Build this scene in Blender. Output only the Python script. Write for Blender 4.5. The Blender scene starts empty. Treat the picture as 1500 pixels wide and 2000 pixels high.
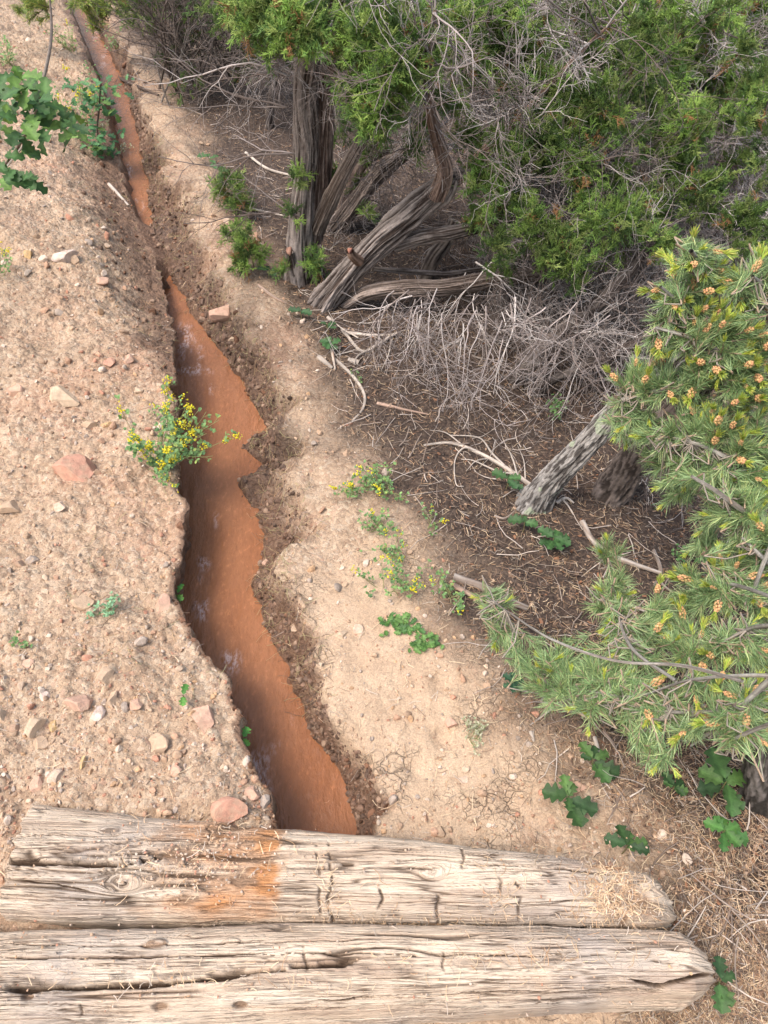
import bpy, math, random
import numpy as np
from mathutils import Vector
S = bpy.context.scene
rad = math.radians
rng = np.random.default_rng(7)
random.seed(7)

# ------------------------------------------------------------------ camera
CAM = np.array([0.0, 0.0, 1.55]); PITCH = rad(48.0); FPX = 1444.0
cd = bpy.data.cameras.new('camera'); cam = bpy.data.objects.new('camera', cd)
S.collection.objects.link(cam); S.camera = cam
cam.location = CAM.tolist(); cam.rotation_euler = (math.pi/2-PITCH, 0, 0)
cd.sensor_fit = 'VERTICAL'; cd.sensor_height = 24.0; cd.lens = 24.0*FPX/2000.0
cd.clip_start = 0.02; cd.clip_end = 400
# ------------------------------------------------------------------ world and sun
W = bpy.data.worlds.new('World'); S.world = W; W.use_nodes = True
nt = W.node_tree; nt.nodes.clear()
sky = nt.nodes.new('ShaderNodeTexSky'); sky.sky_type = 'NISHITA'; sky.sun_disc = False
SUN_EL, SUN_AZ = rad(62), rad(236)          # azimuth clockwise from +Y
sky.sun_elevation = SUN_EL; sky.sun_rotation = SUN_AZ
sky.air_density = 1.6; sky.dust_density = 5.0; sky.ozone_density = 0.6
bg = nt.nodes.new('ShaderNodeBackground'); bg.inputs[1].default_value = 0.15
wo = nt.nodes.new('ShaderNodeOutputWorld')
nt.links.new(sky.outputs[0], bg.inputs[0]); nt.links.new(bg.outputs[0], wo.inputs[0])
sl = bpy.data.lights.new('sun', 'SUN'); sl.energy = 1.5; sl.angle = rad(24); sl.color = (1.0, 0.96, 0.92)
so = bpy.data.objects.new('sun', sl); S.collection.objects.link(so)
sd = Vector((math.sin(SUN_AZ)*math.cos(SUN_EL), math.cos(SUN_AZ)*math.cos(SUN_EL), math.sin(SUN_EL)))
so.rotation_euler = sd.to_track_quat('Z', 'Y').to_euler(); so.location = (-4, -2, 8)
S.view_settings.view_transform = 'Standard'; S.view_settings.look = 'None'
S.view_settings.exposure = 0.92; S.view_settings.gamma = 1.0
S.render.engine = 'CYCLES'
S.cycles.max_bounces = 6; S.cycles.diffuse_bounces = 3; S.cycles.transparent_max_bounces = 4

# ------------------------------------------------------------------ numpy noise
def _h(ix, iy, iz, seed):
    h = (ix.astype(np.int64)*374761393 + iy.astype(np.int64)*668265263 + iz.astype(np.int64)*1440662683 + seed*974634777) & 0xFFFFFFFF
    h = ((h ^ (h >> 13))*1274126177) & 0xFFFFFFFF
    h = ((h ^ (h >> 16))*2246822519) & 0xFFFFFFFF
    return ((h ^ (h >> 15)) & 0xFFFFFF)/float(0xFFFFFF)
def vn(x, y, z=None, seed=0):
    """value noise -1..1"""
    x = np.asarray(x, float); y = np.asarray(y, float)
    ix = np.floor(x); iy = np.floor(y); fx = x-ix; fy = y-iy
    fx = fx*fx*(3-2*fx); fy = fy*fy*(3-2*fy)
    if z is None:
        iz = np.zeros_like(ix)
        a = _h(ix, iy, iz, seed); b = _h(ix+1, iy, iz, seed); c = _h(ix, iy+1, iz, seed); d = _h(ix+1, iy+1, iz, seed)
        return ((a*(1-fx)+b*fx)*(1-fy)+(c*(1-fx)+d*fx)*fy)*2-1
    z = np.asarray(z, float); iz = np.floor(z); fz = z-iz; fz = fz*fz*(3-2*fz)
    r = 0
    for k in (0, 1):
        a = _h(ix, iy, iz+k, seed); b = _h(ix+1, iy, iz+k, seed); c = _h(ix, iy+1, iz+k, seed); d = _h(ix+1, iy+1, iz+k, seed)
        v = (a*(1-fx)+b*fx)*(1-fy)+(c*(1-fx)+d*fx)*fy
        r = r + v*(fz if k else (1-fz))
    return r*2-1
def fbm(x, y, z=None, o=4, seed=0, g=0.5):
    r = 0; a = 1; t = 0; f = 1
    for i in range(o):
        r = r + a*vn(x*f+i*13.7, y*f-i*7.3, None if z is None else z*f+i*3.1, seed+i); t += a; a *= g; f *= 2.03
    return r/t
def sst(a, b, x):
    t = np.clip((x-a)/(b-a), 0, 1); return t*t*(3-2*t)
def lerp(a, b, t): return a+(b-a)*t
def worley(x, y, seed=0):
    ix = np.floor(x); iy = np.floor(y); best = np.full(x.shape, 9.0); idv = np.zeros(x.shape)
    z0 = np.zeros_like(ix)
    for dx in (-1, 0, 1):
        for dy in (-1, 0, 1):
            cx = ix+dx; cy = iy+dy
            px = cx+_h(cx, cy, z0, seed); py = cy+_h(cx, cy, z0+5, seed)
            d = np.hypot(x-px, y-py); m = d < best
            best = np.where(m, d, best); idv = np.where(m, _h(cx, cy, z0+9, seed), idv)
    return best, idv

# ------------------------------------------------------------------ laying out from survey points
CP, SP = math.cos(PITCH), math.sin(PITCH)
def ray(px, py):
    cx = (np.asarray(px, float)-750)/FPX; cy = -(np.asarray(py, float)-1000)/FPX
    return np.stack([cx, CP+cy*SP, -SP+cy*CP], -1)
def at_z(px, py, z):
    d = ray(px, py); t = (z-CAM[2])/d[..., 2]; return CAM+d*t[..., None]
def at_y(px, py, Y):
    d = ray(px, py); return CAM+d*(Y/d[..., 1])[..., None]
def proj(P):
    q = P-CAM; dep = q[..., 1]*CP-q[..., 2]*SP; up = q[..., 1]*SP+q[..., 2]*CP
    return 750+FPX*q[..., 0]/dep, 1000-FPX*up/dep, dep

WATER = -0.27
LIP = np.array([(95, -60), (128, 0), (165, 90), (195, 170), (212, 250), (238, 340), (262, 400), (285, 440), (305, 500), (318, 560), (330, 610), (335, 660), (338, 720), (346, 790), (340, 860),
                (350, 930), (362, 985), (372, 1060), (345, 1110), (340, 1165), (375, 1225), (400, 1280), (440, 1320), (478, 1390), (470, 1440), (490, 1500), (520, 1560), (528, 1620), (540, 1760)], float)
RED = np.array([(130, -60), (162, 0), (200, 80), (235, 150), (262, 230), (275, 300), (286, 360), (292, 415), (296, 440), (322, 500), (340, 560), (362, 600), (395, 640), (440, 705), (490, 780), (516, 835),
                (470, 872), (528, 918), (462, 945), (492, 1000), (514, 1075), (488, 1145), (520, 1220), (552, 1300), (588, 1375), (612, 1440), (648, 1500), (682, 1560), (690, 1620), (700, 1760)], float)
def edge_curve(pts, z):
    P = at_z(pts[:, 0], pts[:, 1], z); o = np.argsort(P[:, 1]); return P[o, 1], P[o, 0]
ly, lx = edge_curve(LIP, -0.09)
ry, rx = edge_curve(RED, WATER)
ly = np.concatenate([[-5], ly, [ly[-1]+10, 90]]); lx = np.concatenate([[lx[0]+.05], lx, [lx[-1]-5, lx[-1]-40]])
ry = np.concatenate([[-5], ry, [ry[-1]+10, 90]]); rx = np.concatenate([[rx[0]+.05], rx, [rx[-1]-5, rx[-1]-40]])
def XL(y):
    w = 1.0
    return np.interp(y, ly, lx)+0.016*vn(y*14, y*0+3, seed=3)+0.007*vn(y*45, y*0, seed=4)*(1-.7*sst(2, 4, y))
def XR(y):
    return np.interp(y, ry, rx)+0.012*vn(y*15, y*0+1, seed=5)+0.005*vn(y*50, y*0, seed=6)*(1-.7*sst(2, 4, y))
MUDP = np.array([(0, .22), (.9, .07), (1.15, .10), (1.5, .18), (1.9, .20), (2.2, .12), (2.6, .16), (3.1, .30), (3.6, .26), (4.2, .12), (6, .10), (90, .1)])
def mudw(y): return np.interp(y, MUDP[:, 0], MUDP[:, 1])*(.86+.30*vn(y*9, y*0, seed=8)+.2*vn(y*27, y*0, seed=18))
LITP = np.array([(215, -50), (235, 60), (300, 160), (370, 260), (430, 380), (485, 500), (545, 590), (625, 680), (670, 770), (690, 860), (765, 960), (830, 1080), (905, 1200), (975, 1330), (1060, 1440), (1150, 1540), (1250, 1620), (1310, 1700), (1335, 1780), (1340, 1880), (1345, 2060)], float)
lty, ltx = edge_curve(LITP, -0.16)
def XT(y): return np.interp(y, lty, ltx)+.05*vn(y*6, y*0, seed=9)

def Lz(x, y, d):
    a = sst(1.6, 3.2, y)
    z = -0.09+lerp(.05, .22, a)*np.minimum(d, 2.5)+0.02*sst(0, .08, d)*0
    z = z-.11*sst(2.2, 2.7, y)*(1-sst(3.9, 4.6, y))*(1-sst(0, .36, d))
    z = z+(0.030*fbm(x*3.2, y*3.2, o=3, seed=20)+0.014*fbm(x*11, y*11, o=3, seed=21))*sst(0.0, .12, d)
    z = z+.022*fbm(x*6.5, y*6.5, o=3, seed=25)*sst(0.0, .1, d)
    w, i = worley(x*24+.4*vn(x*30, y*30, seed=1), y*24, 22); z = z+0.017*(0.55-w)*(i > .45)*(.4+i)
    w, i = worley(x*62, y*62, 23); z = z+0.008*(0.5-w)*(i > .3)
    z = z+.008*fbm(x*38, y*38, o=4, seed=24)
    return z
def Rz(x, y, d, mw):
    t = np.clip(d/mw, 0, 1)
    top = -0.13+0.02*fbm(x*3, y*3, o=3, seed=30)
    dt = x-XT(y)
    top = top-0.10*np.clip(dt, 0, 2.2)-0.03*sst(0, 4, dt-2)
    top = top+.03*np.exp(-((dt+.12)/.14)**2)*sst(1.6, 3, y)
    prof = 0.16*sst(0, .12, t)+.44*t+.40*sst(.5, 1.05, t+.15*vn(x*14, y*14, seed=31))
    z = lerp(WATER-.012+.05*sst(3.02, 3.2, y)*(1-sst(3.5, 3.66, y)), top, np.clip(prof, 0, 1))
    m = 1-sst(.8, 1.25, d/mw)
    w, i = worley(x*19+.5*vn(x*25, y*25, seed=12), y*19+.5*vn(x*25, y*25, seed=13), 33); z = z+m*(0.030*(.5-w)*(.5+i))*sst(0, .02, d)
    z = z+m*.030*fbm(x*17, y*17, o=4, seed=34)*sst(0, .02, d)
    pale = 1-sst(-.05, .15, dt)
    w, i = worley(x*16+.5*vn(x*20, y*20, seed=2), y*16, 35); z = z+(1-m)*pale*(.006*(.4-w)*(i > .5))
    z = z+(1-m)*.0045*fbm(x*28, y*28, o=4, seed=36)+(1-pale)*.012*fbm(x*14, y*14, o=3, seed=37)
    return z
def leftwet(x, y): return .9*(1-sst(.25, .85, (XL(y)-x)/np.interp(y, [0, 2.0, 2.4, 3.2, 4.2, 5, 20], [.02, .03, .22, .34, .24, .08, .05])+.25*fbm(x*9, y*9, o=3, seed=64)))
def floor_z(y): return WATER-.07+.115*sst(3.02, 3.2, y)*(1-sst(3.5, 3.66, y))
def near_fix(x, y, z):
    t = 1-sst(.28, .40, y)                    # roadside soil under and behind the timbers
    zz = -0.165+.008*fbm(x*20, y*20, o=3, seed=40)
    z = np.where(t > 0, lerp(z, zz, t), z)
    return z
def H(x, y):
    x = np.asarray(x, float); y = np.asarray(y, float)
    dl = XL(y)-x; dr = x-XR(y); mw = mudw(y)
    z = np.where(dl > 0, Lz(x, y, np.maximum(dl, 0)), np.where(dr > 0, Rz(x, y, np.maximum(dr, 0), mw), floor_z(y)))
    return near_fix(x, y, z)
def ground(px, py):
    """first hit of the sight line with the soil"""
    d = ray(px, py); t = np.geomspace(.7, 20, 2600)
    P = CAM+d*t[:, None]; h = H(P[:, 0], P[:, 1]); k = np.argmax(P[:, 2] < h)
    return P[k] if P[k, 2] < h[k] else P[-1]
def ground_s(x, y): return np.stack([x, y, H(x, y)], -1)

# ------------------------------------------------------------------ mesh building
def link(o): S.collection.objects.link(o); return o
class Acc:
    def __init__(s): s.V = []; s.F3 = []; s.F4 = []; s.C = []; s.n = 0
    def add(s, V, F, C=None):
        V = np.asarray(V, float).reshape(-1, 3); F = np.asarray(F, np.int64)
        if C is None: C = np.ones((len(V), 3))*.5
        C = np.asarray(C, float)
        if C.ndim == 1: C = np.tile(C, (len(V), 1))
        s.V.append(V); s.C.append(C[:, :3]); (s.F3 if F.shape[1] == 3 else s.F4).append(F+s.n); s.n += len(V); return s
    def build(s, name, mat, parent=None, smooth=True, origin=None):
        V = np.concatenate(s.V)
        if parent is not None: org = np.array(parent.matrix_world.translation if False else parent.get('_o', (0, 0, 0)))
        elif origin is not None: org = np.array(origin)
        else: org = np.zeros(3)
        V = V-org
        me = bpy.data.meshes.new(name)
        F3 = np.concatenate(s.F3) if s.F3 else np.zeros((0, 3), np.int64)
        F4 = np.concatenate(s.F4) if s.F4 else np.zeros((0, 4), np.int64)
        me.vertices.add(len(V)); me.vertices.foreach_set('co', V.astype(np.float32).ravel())
        nl = F3.size+F4.size; me.loops.add(nl)
        me.loops.foreach_set('vertex_index', np.concatenate([F3.ravel(), F4.ravel()]).astype(np.int32))
        st = np.concatenate([np.arange(len(F3))*3, F3.size+np.arange(len(F4))*4]).astype(np.int32)
        me.polygons.add(len(st)); me.polygons.foreach_set('loop_start', st)
        me.polygons.foreach_set('use_smooth', np.full(len(st), smooth))
        a = me.color_attributes.new('col', 'FLOAT_COLOR', 'POINT')
        C = np.concatenate(s.C); a.data.foreach_set('color', np.concatenate([C, np.ones((len(C), 1))], 1).astype(np.float32).ravel())
        me.update(calc_edges=True)
        me.materials.append(mat)
        o = bpy.data.objects.new(name, me); link(o)
        if parent is not None:
            o.parent = parent; o['_o'] = tuple(org.tolist())
        else:
            o.location = org.tolist(); o['_o'] = tuple(org.tolist())
        return o
def tag(o, label=None, cat=None, group=None, kind=None):
    if label: o['label'] = label
    if cat: o['category'] = cat
    if group: o['group'] = group
    if kind: o['kind'] = kind
    return o
def thing(name, label, cat, base, group=None):
    o = bpy.data.objects.new(name, None); link(o); o.location = list(map(float, base)); o['_o'] = tuple(map(float, base))
    o.empty_display_size = .05
    return tag(o, label, cat, group)
def grid_faces(nr, nc, wrap=False):
    r = np.arange(nr-1)[:, None]; c = np.arange(nc if wrap else nc-1)[None]
    a = r*nc+c; b = r*nc+(c+1) % nc; return np.stack([a, b, b+nc, a+nc], -1).reshape(-1, 4)
def norm(v): return v/np.maximum(np.linalg.norm(v, axis=-1, keepdims=True), 1e-9)
def tubes(P, R, k=4, col=None):
    """P (N,S,3) R (N,S)"""
    P = np.asarray(P, float); N, Sg, _ = P.shape; R = np.broadcast_to(R, (N, Sg))
    T = norm(np.gradient(P, axis=1)); m = norm(P[:, -1]-P[:, 0])
    ref = np.where(np.abs(m[:, 2:3]) > .8, np.array([[1., 0, 0]]), np.array([[0, 0, 1.]]))
    n = norm(np.cross(T, ref[:, None])); b = np.cross(T, n)
    a = np.arange(k)*2*math.pi/k
    V = P[:, :, None]+R[:, :, None, None]*(np.cos(a)[None, None, :, None]*n[:, :, None]+np.sin(a)[None, None, :, None]*b[:, :, None])
    F = grid_faces(Sg, k, True); F = (F[None]+(np.arange(N)*Sg*k)[:, None, None]).reshape(-1, 4)
    if col is None: C = None
    else:
        col = np.asarray(col, float)
        if col.ndim == 1: col = np.broadcast_to(col, (N, 3))
        C = np.repeat(col, Sg*k, 0) if col.ndim == 2 else np.repeat(col.reshape(-1, 3), k, 0)
    return V.reshape(-1, 3), F, C
def catmull(P, n):
    P = np.asarray(P, float); m = len(P)
    if m == 2: t = np.linspace(0, 1, n)[:, None]; return P[0]*(1-t)+P[1]*t
    Q = np.vstack([2*P[0]-P[1], P, 2*P[-1]-P[-2]]); u = np.linspace(0, m-1-1e-6, n); i = u.astype(int); t = (u-i)[:, None]
    a, b, c, d = Q[i], Q[i+1], Q[i+2], Q[i+3]
    return .5*(2*b+(c-a)*t+(2*a-5*b+4*c-d)*t*t+(3*b-a-3*c+d)*t**3)
def rand_unit(n):
    v = rng.normal(size=(n, 3)); return norm(v)
def walk(p, d, L, seg, wig, grav=0.0):
    """wandering paths: p,d (N,3), L (N,)"""
    N = len(p); out = [p]; cur = p; dr = norm(d); st = (L/(seg-1))[:, None]
    bend = rng.normal(size=(N, 3))*wig*.5
    for i in range(seg-1):
        dr = norm(dr+rng.normal(size=(N, 3))*wig+bend*.5+np.array([0, 0, grav])); cur = cur+dr*st; out.append(cur)
    return np.stack(out, 1)
def kids(P, R, per, lo=.25, hi=1.0, ang=.9, Lr=(.3, .6), Lpar=None):
    N, Sg, _ = P.shape; n = N*per; idx = np.repeat(np.arange(N), per); t = rng.uniform(lo, hi, n)*(Sg-1.001)
    i = t.astype(int); f = (t-i)[:, None]; p = P[idx, i]*(1-f)+P[idx, i+1]*f; tan = norm(P[idx, i+1]-P[idx, i])
    q = rand_unit(n); q = norm(q-tan*np.sum(q*tan, 1, keepdims=True)); a = rng.uniform(.5, 1.1, (n, 1))*ang
    d = tan*np.cos(a)+q*np.sin(a); Lp = np.linalg.norm(P[:, -1]-P[:, 0], axis=1)[idx]
    r = R[idx, i]*.62
    return p, d, Lp*rng.uniform(*Lr, n), r

# ------------------------------------------------------------------ materials
def new_mat(name):
    m = bpy.data.materials.new(name); m.use_nodes = True; n = m.node_tree; n.nodes.clear()
    return m, n
def N(n, t, **kw):
    x = n.nodes.new(t)
    for k, v in kw.items():
        if k.startswith('i_'): x.inputs[int(k[2:]) if k[2:].isdigit() else k[2:]].default_value = v
        else: setattr(x, k, v)
    return x
def noise(n, scale, detail=4, rough=.55, vec=None):
    x = N(n, 'ShaderNodeTexNoise'); x.inputs['Scale'].default_value = scale; x.inputs['Detail'].default_value = detail; x.inputs['Roughness'].default_value = rough
    if vec is not None: n.links.new(vec, x.inputs['Vector'])
    return x
def ramp(n, fac, stops):
    r = N(n, 'ShaderNodeValToRGB'); e = r.color_ramp.elements
    while len(e) < len(stops): e.new(.5)
    for k, (p, c) in enumerate(stops):
        e[k].position = p; e[k].color = (*c, 1) if not isinstance(c, (int, float)) else (c, c, c, 1)
    n.links.new(fac, r.inputs[0]); return r
def mixc(n, a, b, fac, mode='MIX'):
    m = N(n, 'ShaderNodeMix', data_type='RGBA', blend_type=mode)
    for s, v in ((m.inputs[6], a), (m.inputs[7], b), (m.inputs[0], fac)):
        if isinstance(v, (int, float)): s.default_value = v
        elif isinstance(v, tuple): s.default_value = (*v, 1)
        else: n.links.new(v, s)
    return m.outputs[2]
def math_(n, op, a, b=None):
    m = N(n, 'ShaderNodeMath', operation=op)
    for s, v in ((m.inputs[0], a), (m.inputs[1], b)):
        if v is None: continue
        if isinstance(v, (int, float)): s.default_value = v
        else: n.links.new(v, s)
    return m.outputs[0]
def attr_mat(name, rough=.8, spec=.3, var=.35, vscale=60, bump=.3, bscale=200, trans=0.0):
    m, n = new_mat(name); L = n.links.new
    at = N(n, 'ShaderNodeAttribute', attribute_name='col'); tc = N(n, 'ShaderNodeTexCoord')
    nz = noise(n, vscale, 4, .6, tc.outputs['Object'])
    r = ramp(n, nz.outputs[0], [(.25, 1-var), (.75, 1+var)])
    c = mixc(n, at.outputs[0], r.outputs[0], 1.0, 'MULTIPLY')
    p = N(n, 'ShaderNodeBsdfPrincipled'); L(c, p.inputs['Base Color']); p.inputs['Roughness'].default_value = rough
    p.inputs['Specular IOR Level'].default_value = spec
    if bump:
        nb = noise(n, bscale, 5, .65, tc.outputs['Object']); b = N(n, 'ShaderNodeBump'); b.inputs['Strength'].default_value = bump; b.inputs['Distance'].default_value = .004
        L(nb.outputs[0], b.inputs['Height']); L(b.outputs[0], p.inputs['Normal'])
    o = N(n, 'ShaderNodeOutputMaterial')
    if trans:
        tr = N(n, 'ShaderNodeBsdfTranslucent'); L(mixc(n, c, (1.2, 1.3, .6), .5, 'MULTIPLY'), tr.inputs[0]); ms = N(n, 'ShaderNodeMixShader'); ms.inputs[0].default_value = trans
        L(p.outputs[0], ms.inputs[1]); L(tr.outputs[0], ms.inputs[2]); L(ms.outputs[0], o.inputs[0])
    else: L(p.outputs[0], o.inputs[0])
    return m
M_STONE = attr_mat('stone', .85, .25, .22, 55, .6, 260)
M_GRAVEL = attr_mat('gravel_clods', .92, .15, .25, 120, .5, 400)
M_MUD = attr_mat('wet_mud', .62, .35, .35, 70, .8, 350)
M_BARK = attr_mat('bark', .9, .15, .3, 90, .6, 300)
M_TWIG = attr_mat('dead_twig', .85, .2, .25, 30, .3, 300)
M_LEAF = attr_mat('leaf', .55, .35, .32, 55, .35, 170, .25)
M_JUN = attr_mat('juniper_foliage', .6, .3, .3, 9, 0, 100, .2)
M_NEEDLE = attr_mat('pine_needle', .5, .4, .25, 12, 0, 100, .15)
M_LIT = attr_mat('litter', .85, .2, .3, 40, 0)
M_CONE = attr_mat('pollen_cone', .7, .2, .25, 300, .4, 900)
M_FLOWER = attr_mat('yellow_petal', .6, .2, .15, 200, 0, 100, .3)

def soil_mat():
    m, n = new_mat('soil'); L = n.links.new; tc = N(n, 'ShaderNodeTexCoord'); v = tc.outputs['Object']
    z = N(n, 'ShaderNodeAttribute', attribute_name='col'); sp = N(n, 'ShaderNodeSeparateColor'); L(z.outputs[0], sp.inputs[0])
    lit, wet, pale = sp.outputs[0], sp.outputs[1], sp.outputs[2]
    big = noise(n, 1.7, 4, .6, v); mid = noise(n, 9, 6, .65, v); fine = noise(n, 70, 6, .7, v); grit = noise(n, 260, 4, .7, v)
    sand = ramp(n, mid.outputs[0], [(.28, (.315, .22, .148)), (.45, (.415, .305, .212)), (.62, (.465, .35, .25)), (.78, (.53, .42, .32))])
    red = ramp(n, big.outputs[0], [(.50, 0.0), (.66, .7)])
    c = mixc(n, sand.outputs[0], (.38, .205, .135), red.outputs[0])
    vo = N(n, 'ShaderNodeTexVoronoi'); vo.inputs['Scale'].default_value = 85; L(v, vo.inputs['Vector'])
    vc = N(n, 'ShaderNodeSeparateColor'); L(vo.outputs['Color'], vc.inputs[0])
    peb = ramp(n, vc.outputs[0], [(0, (.24, .13, .08)), (.35, (.44, .29, .19)), (.7, (.56, .40, .28)), (.9, (.64, .52, .40)), (1, (.45, .22, .15))])
    c = mixc(n, c, peb.outputs[0], .38)
    # pale cracked silt
    wv = N(n, 'ShaderNodeVectorMath', operation='ADD'); L(v, wv.inputs[0])
    wn = noise(n, 14, 3, .6, v); ws = N(n, 'ShaderNodeVectorMath', operation='SCALE'); L(wn.outputs[1], ws.inputs[0]); ws.inputs['Scale'].default_value = .05; L(ws.outputs[0], wv.inputs[1])
    cr = N(n, 'ShaderNodeTexVoronoi', feature='DISTANCE_TO_EDGE'); cr.inputs['Scale'].default_value = 22; L(wv.outputs[0], cr.inputs['Vector'])
    cr2 = N(n, 'ShaderNodeTexVoronoi', feature='DISTANCE_TO_EDGE'); cr2.inputs['Scale'].default_value = 55; L(wv.outputs[0], cr2.inputs['Vector'])
    mk = ramp(n, noise(n, 5, 3, .6, v).outputs[0], [(.50, 0.0), (.60, 1.0)])
    crk = ramp(n, math_(n, 'MINIMUM', cr.outputs['Distance'], math_(n, 'MULTIPLY', cr2.outputs['Distance'], 1.6)), [(0.0, 0.0), (.045, 1.0)])
    crk_on = math_(n, 'SUBTRACT', 1.0, math_(n, 'MULTIPLY', math_(n, 'SUBTRACT', 1.0, crk.outputs[0]), math_(n, 'MULTIPLY', mk.outputs[0], pale)))
    silt = ramp(n, mid.outputs[0], [(.3, (.37, .26, .175)), (.7, (.47, .35, .245))])
    c = mixc(n, c, silt.outputs[0], math_(n, 'MULTIPLY', pale, .85))
    c = mixc(n, mixc(n, c, (.22, .14, .09), .25), c, crk_on)
    # wet dark mud
    mud = ramp(n, fine.outputs[0], [(.3, (.07, .038, .025)), (.5, (.16, .092, .06)), (.75, (.26, .17, .115))])
    c = mixc(n, c, mud.outputs[0], wet)
    # forest litter
    duff = ramp(n, fine.outputs[0], [(.3, (.028, .02, .017)), (.5, (.075, .052, .041)), (.68, (.15, .108, .08)), (.82, (.26, .195, .145))])
    c = mixc(n, c, duff.outputs[0], lit)
    fv = ramp(n, grit.outputs[0], [(.25, .6), (.75, 1.35)]); c = mixc(n, c, fv.outputs[0], 1.0, 'MULTIPLY')
    p = N(n, 'ShaderNodeBsdfPrincipled'); L(c, p.inputs['Base Color'])
    ro = math_(n, 'SUBTRACT', .95, math_(n, 'MULTIPLY', wet, .38)); L(ro, p.inputs['Roughness']); p.inputs['Specular IOR Level'].default_value = .3
    hgt = math_(n, 'ADD', math_(n, 'MULTIPLY', fine.outputs[0], .9), math_(n, 'MULTIPLY', grit.outputs[0], .35))
    hgt = math_(n, 'ADD', hgt, math_(n, 'MULTIPLY', math_(n, 'SUBTRACT', 1.0, vo.outputs['Distance']), .5))
    hgt = math_(n, 'ADD', math_(n, 'MULTIPLY', hgt, math_(n, 'SUBTRACT', 1.0, math_(n, 'MULTIPLY', pale, .6))), math_(n, 'MULTIPLY', crk_on, .5))
    b = N(n, 'ShaderNodeBump'); b.inputs['Strength'].default_value = 1.0; b.inputs['Distance'].default_value = .009; L(hgt, b.inputs['Height']); L(b.outputs[0], p.inputs['Normal'])
    o = N(n, 'ShaderNodeOutputMaterial'); L(p.outputs[0], o.inputs[0]); return m
M_SOIL = soil_mat()

def water_mat():
    m, n = new_mat('muddy_water'); L = n.links.new; tc = N(n, 'ShaderNodeTexCoord'); v = tc.outputs['Object']
    z = N(n, 'ShaderNodeAttribute', attribute_name='col'); sp = N(n, 'ShaderNodeSeparateColor'); L(z.outputs[0], sp.inputs[0])
    mp = N(n, 'ShaderNodeMapping'); mp.inputs['Rotation'].default_value = (0, 0, rad(-14)); mp.inputs['Scale'].default_value = (1, .38, 1); L(v, mp.inputs[0])
    a = noise(n, 7, 4, .6, mp.outputs[0])
    base = ramp(n, a.outputs[0], [(.3, (.235, .095, .043)), (.7, (.30, .132, .064))])
    mp5 = N(n, 'ShaderNodeMapping'); mp5.inputs['Rotation'].default_value = (0, 0, rad(-14)); mp5.inputs['Scale'].default_value = (1, .45, 1); L(v, mp5.inputs[0])
    st = noise(n, 95, 4, .65, mp5.outputs[0]); stv = ramp(n, st.outputs[0], [(.30, .88), (.58, 1.0), (.70, 1.30)])  # fine wavelet glints painted as lighter and darker streaks
    glint_nz = ramp(n, noise(n, 120, 4, .7, mp.outputs[0]).outputs[0], [(.44, 0.0), (.60, 1.0)])
    c = mixc(n, base.outputs[0], stv.outputs[0], 1.0, 'MULTIPLY'); c = mixc(n, c, (.46, .33, .29), math_(n, 'MULTIPLY', sp.outputs[0], glint_nz.outputs[0]))  # pale patches painted in to stand for sky reflections on the ripples
    p = N(n, 'ShaderNodeBsdfPrincipled'); L(c, p.inputs['Base Color']); p.inputs['Roughness'].default_value = .10; p.inputs['IOR'].default_value = 1.33
    p.inputs['Specular IOR Level'].default_value = .5
    s1 = noise(n, 42, 5, .65, mp.outputs[0]); s2 = noise(n, 150, 3, .6, mp.outputs[0])
    h = math_(n, 'ADD', s1.outputs[0], math_(n, 'MULTIPLY', s2.outputs[0], .35))
    b = N(n, 'ShaderNodeBump'); b.inputs['Strength'].default_value = .95; b.inputs['Distance'].default_value = .009; L(h, b.inputs['Height']); L(b.outputs[0], p.inputs['Normal'])
    o = N(n, 'ShaderNodeOutputMaterial'); L(p.outputs[0], o.inputs[0]); return m
M_WATER = water_mat()

# ------------------------------------------------------------------ the ground
def rows():
    ys = sorted(-(v-.05) for v in np.geomspace(30, .06, 26)); y = .05
    while y < 60:
        ys.append(y); y += max(.0055, .0026*y) if y < 8.5 else (y-8.5)*.06+.03
    return np.array(ys)
def offs(fine, n_fine, far, n_far):
    a = np.arange(n_fine)*fine; b = a[-1]+np.cumsum(np.geomspace(fine*1.02, far, n_far)); return np.concatenate([a, b])
ys = rows(); yc = ys[:, None]
ol = offs(.0055, 190, .9, 120)[::-1]; orr = offs(.0055, 300, .9, 110)
xl = XL(ys)[:, None]; xr = np.maximum(XR(ys), XL(ys)+.025)[:, None]
Xl = xl-ol[None]-.001; Yl = np.broadcast_to(yc, Xl.shape); dL = np.broadcast_to(ol[None], Xl.shape)
Zl = Lz(Xl, Yl, dL); 
tw = np.linspace(.06, 1, 16)[None]
under = .035*(.4+.9*(vn(ys*7, ys*0, seed=50)[:, None]*.5+.5)*2*.5)*np.clip(yc, .5, 2)**.3
topz = Zl[:, -1:]; botz = floor_z(yc)
Yw = np.broadcast_to(yc, (len(ys), 16))
Zw = lerp(topz, botz, tw)
Xw = xl-under*np.sin(np.clip(tw*1.25, 0, 1)*math.pi/2)**1.2*0.9+.012*vn(Yw*40, Zw*40, seed=51)*np.sin(tw*math.pi)+.02*fbm(Yw*16, Zw*16, o=3, seed=52)*sst(0, .15, tw)
Xw = np.where(yc > 3.0, xl+(0.05)*tw, Xw)
tb = np.linspace(.05, .95, 6)[None]; Xb = lerp(Xw[:, -1:], xr, tb); Yb = np.broadcast_to(yc, Xb.shape); Zb = floor_z(Yb)+.012*fbm(Xb*40, Yb*40, o=3, seed=53)
Xr = xr+orr[None]; Yr = np.broadcast_to(yc, Xr.shape); dR = np.broadcast_to(orr[None], Xr.shape)
Zr = Rz(Xr, Yr, dR, mudw(Yr))
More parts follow.
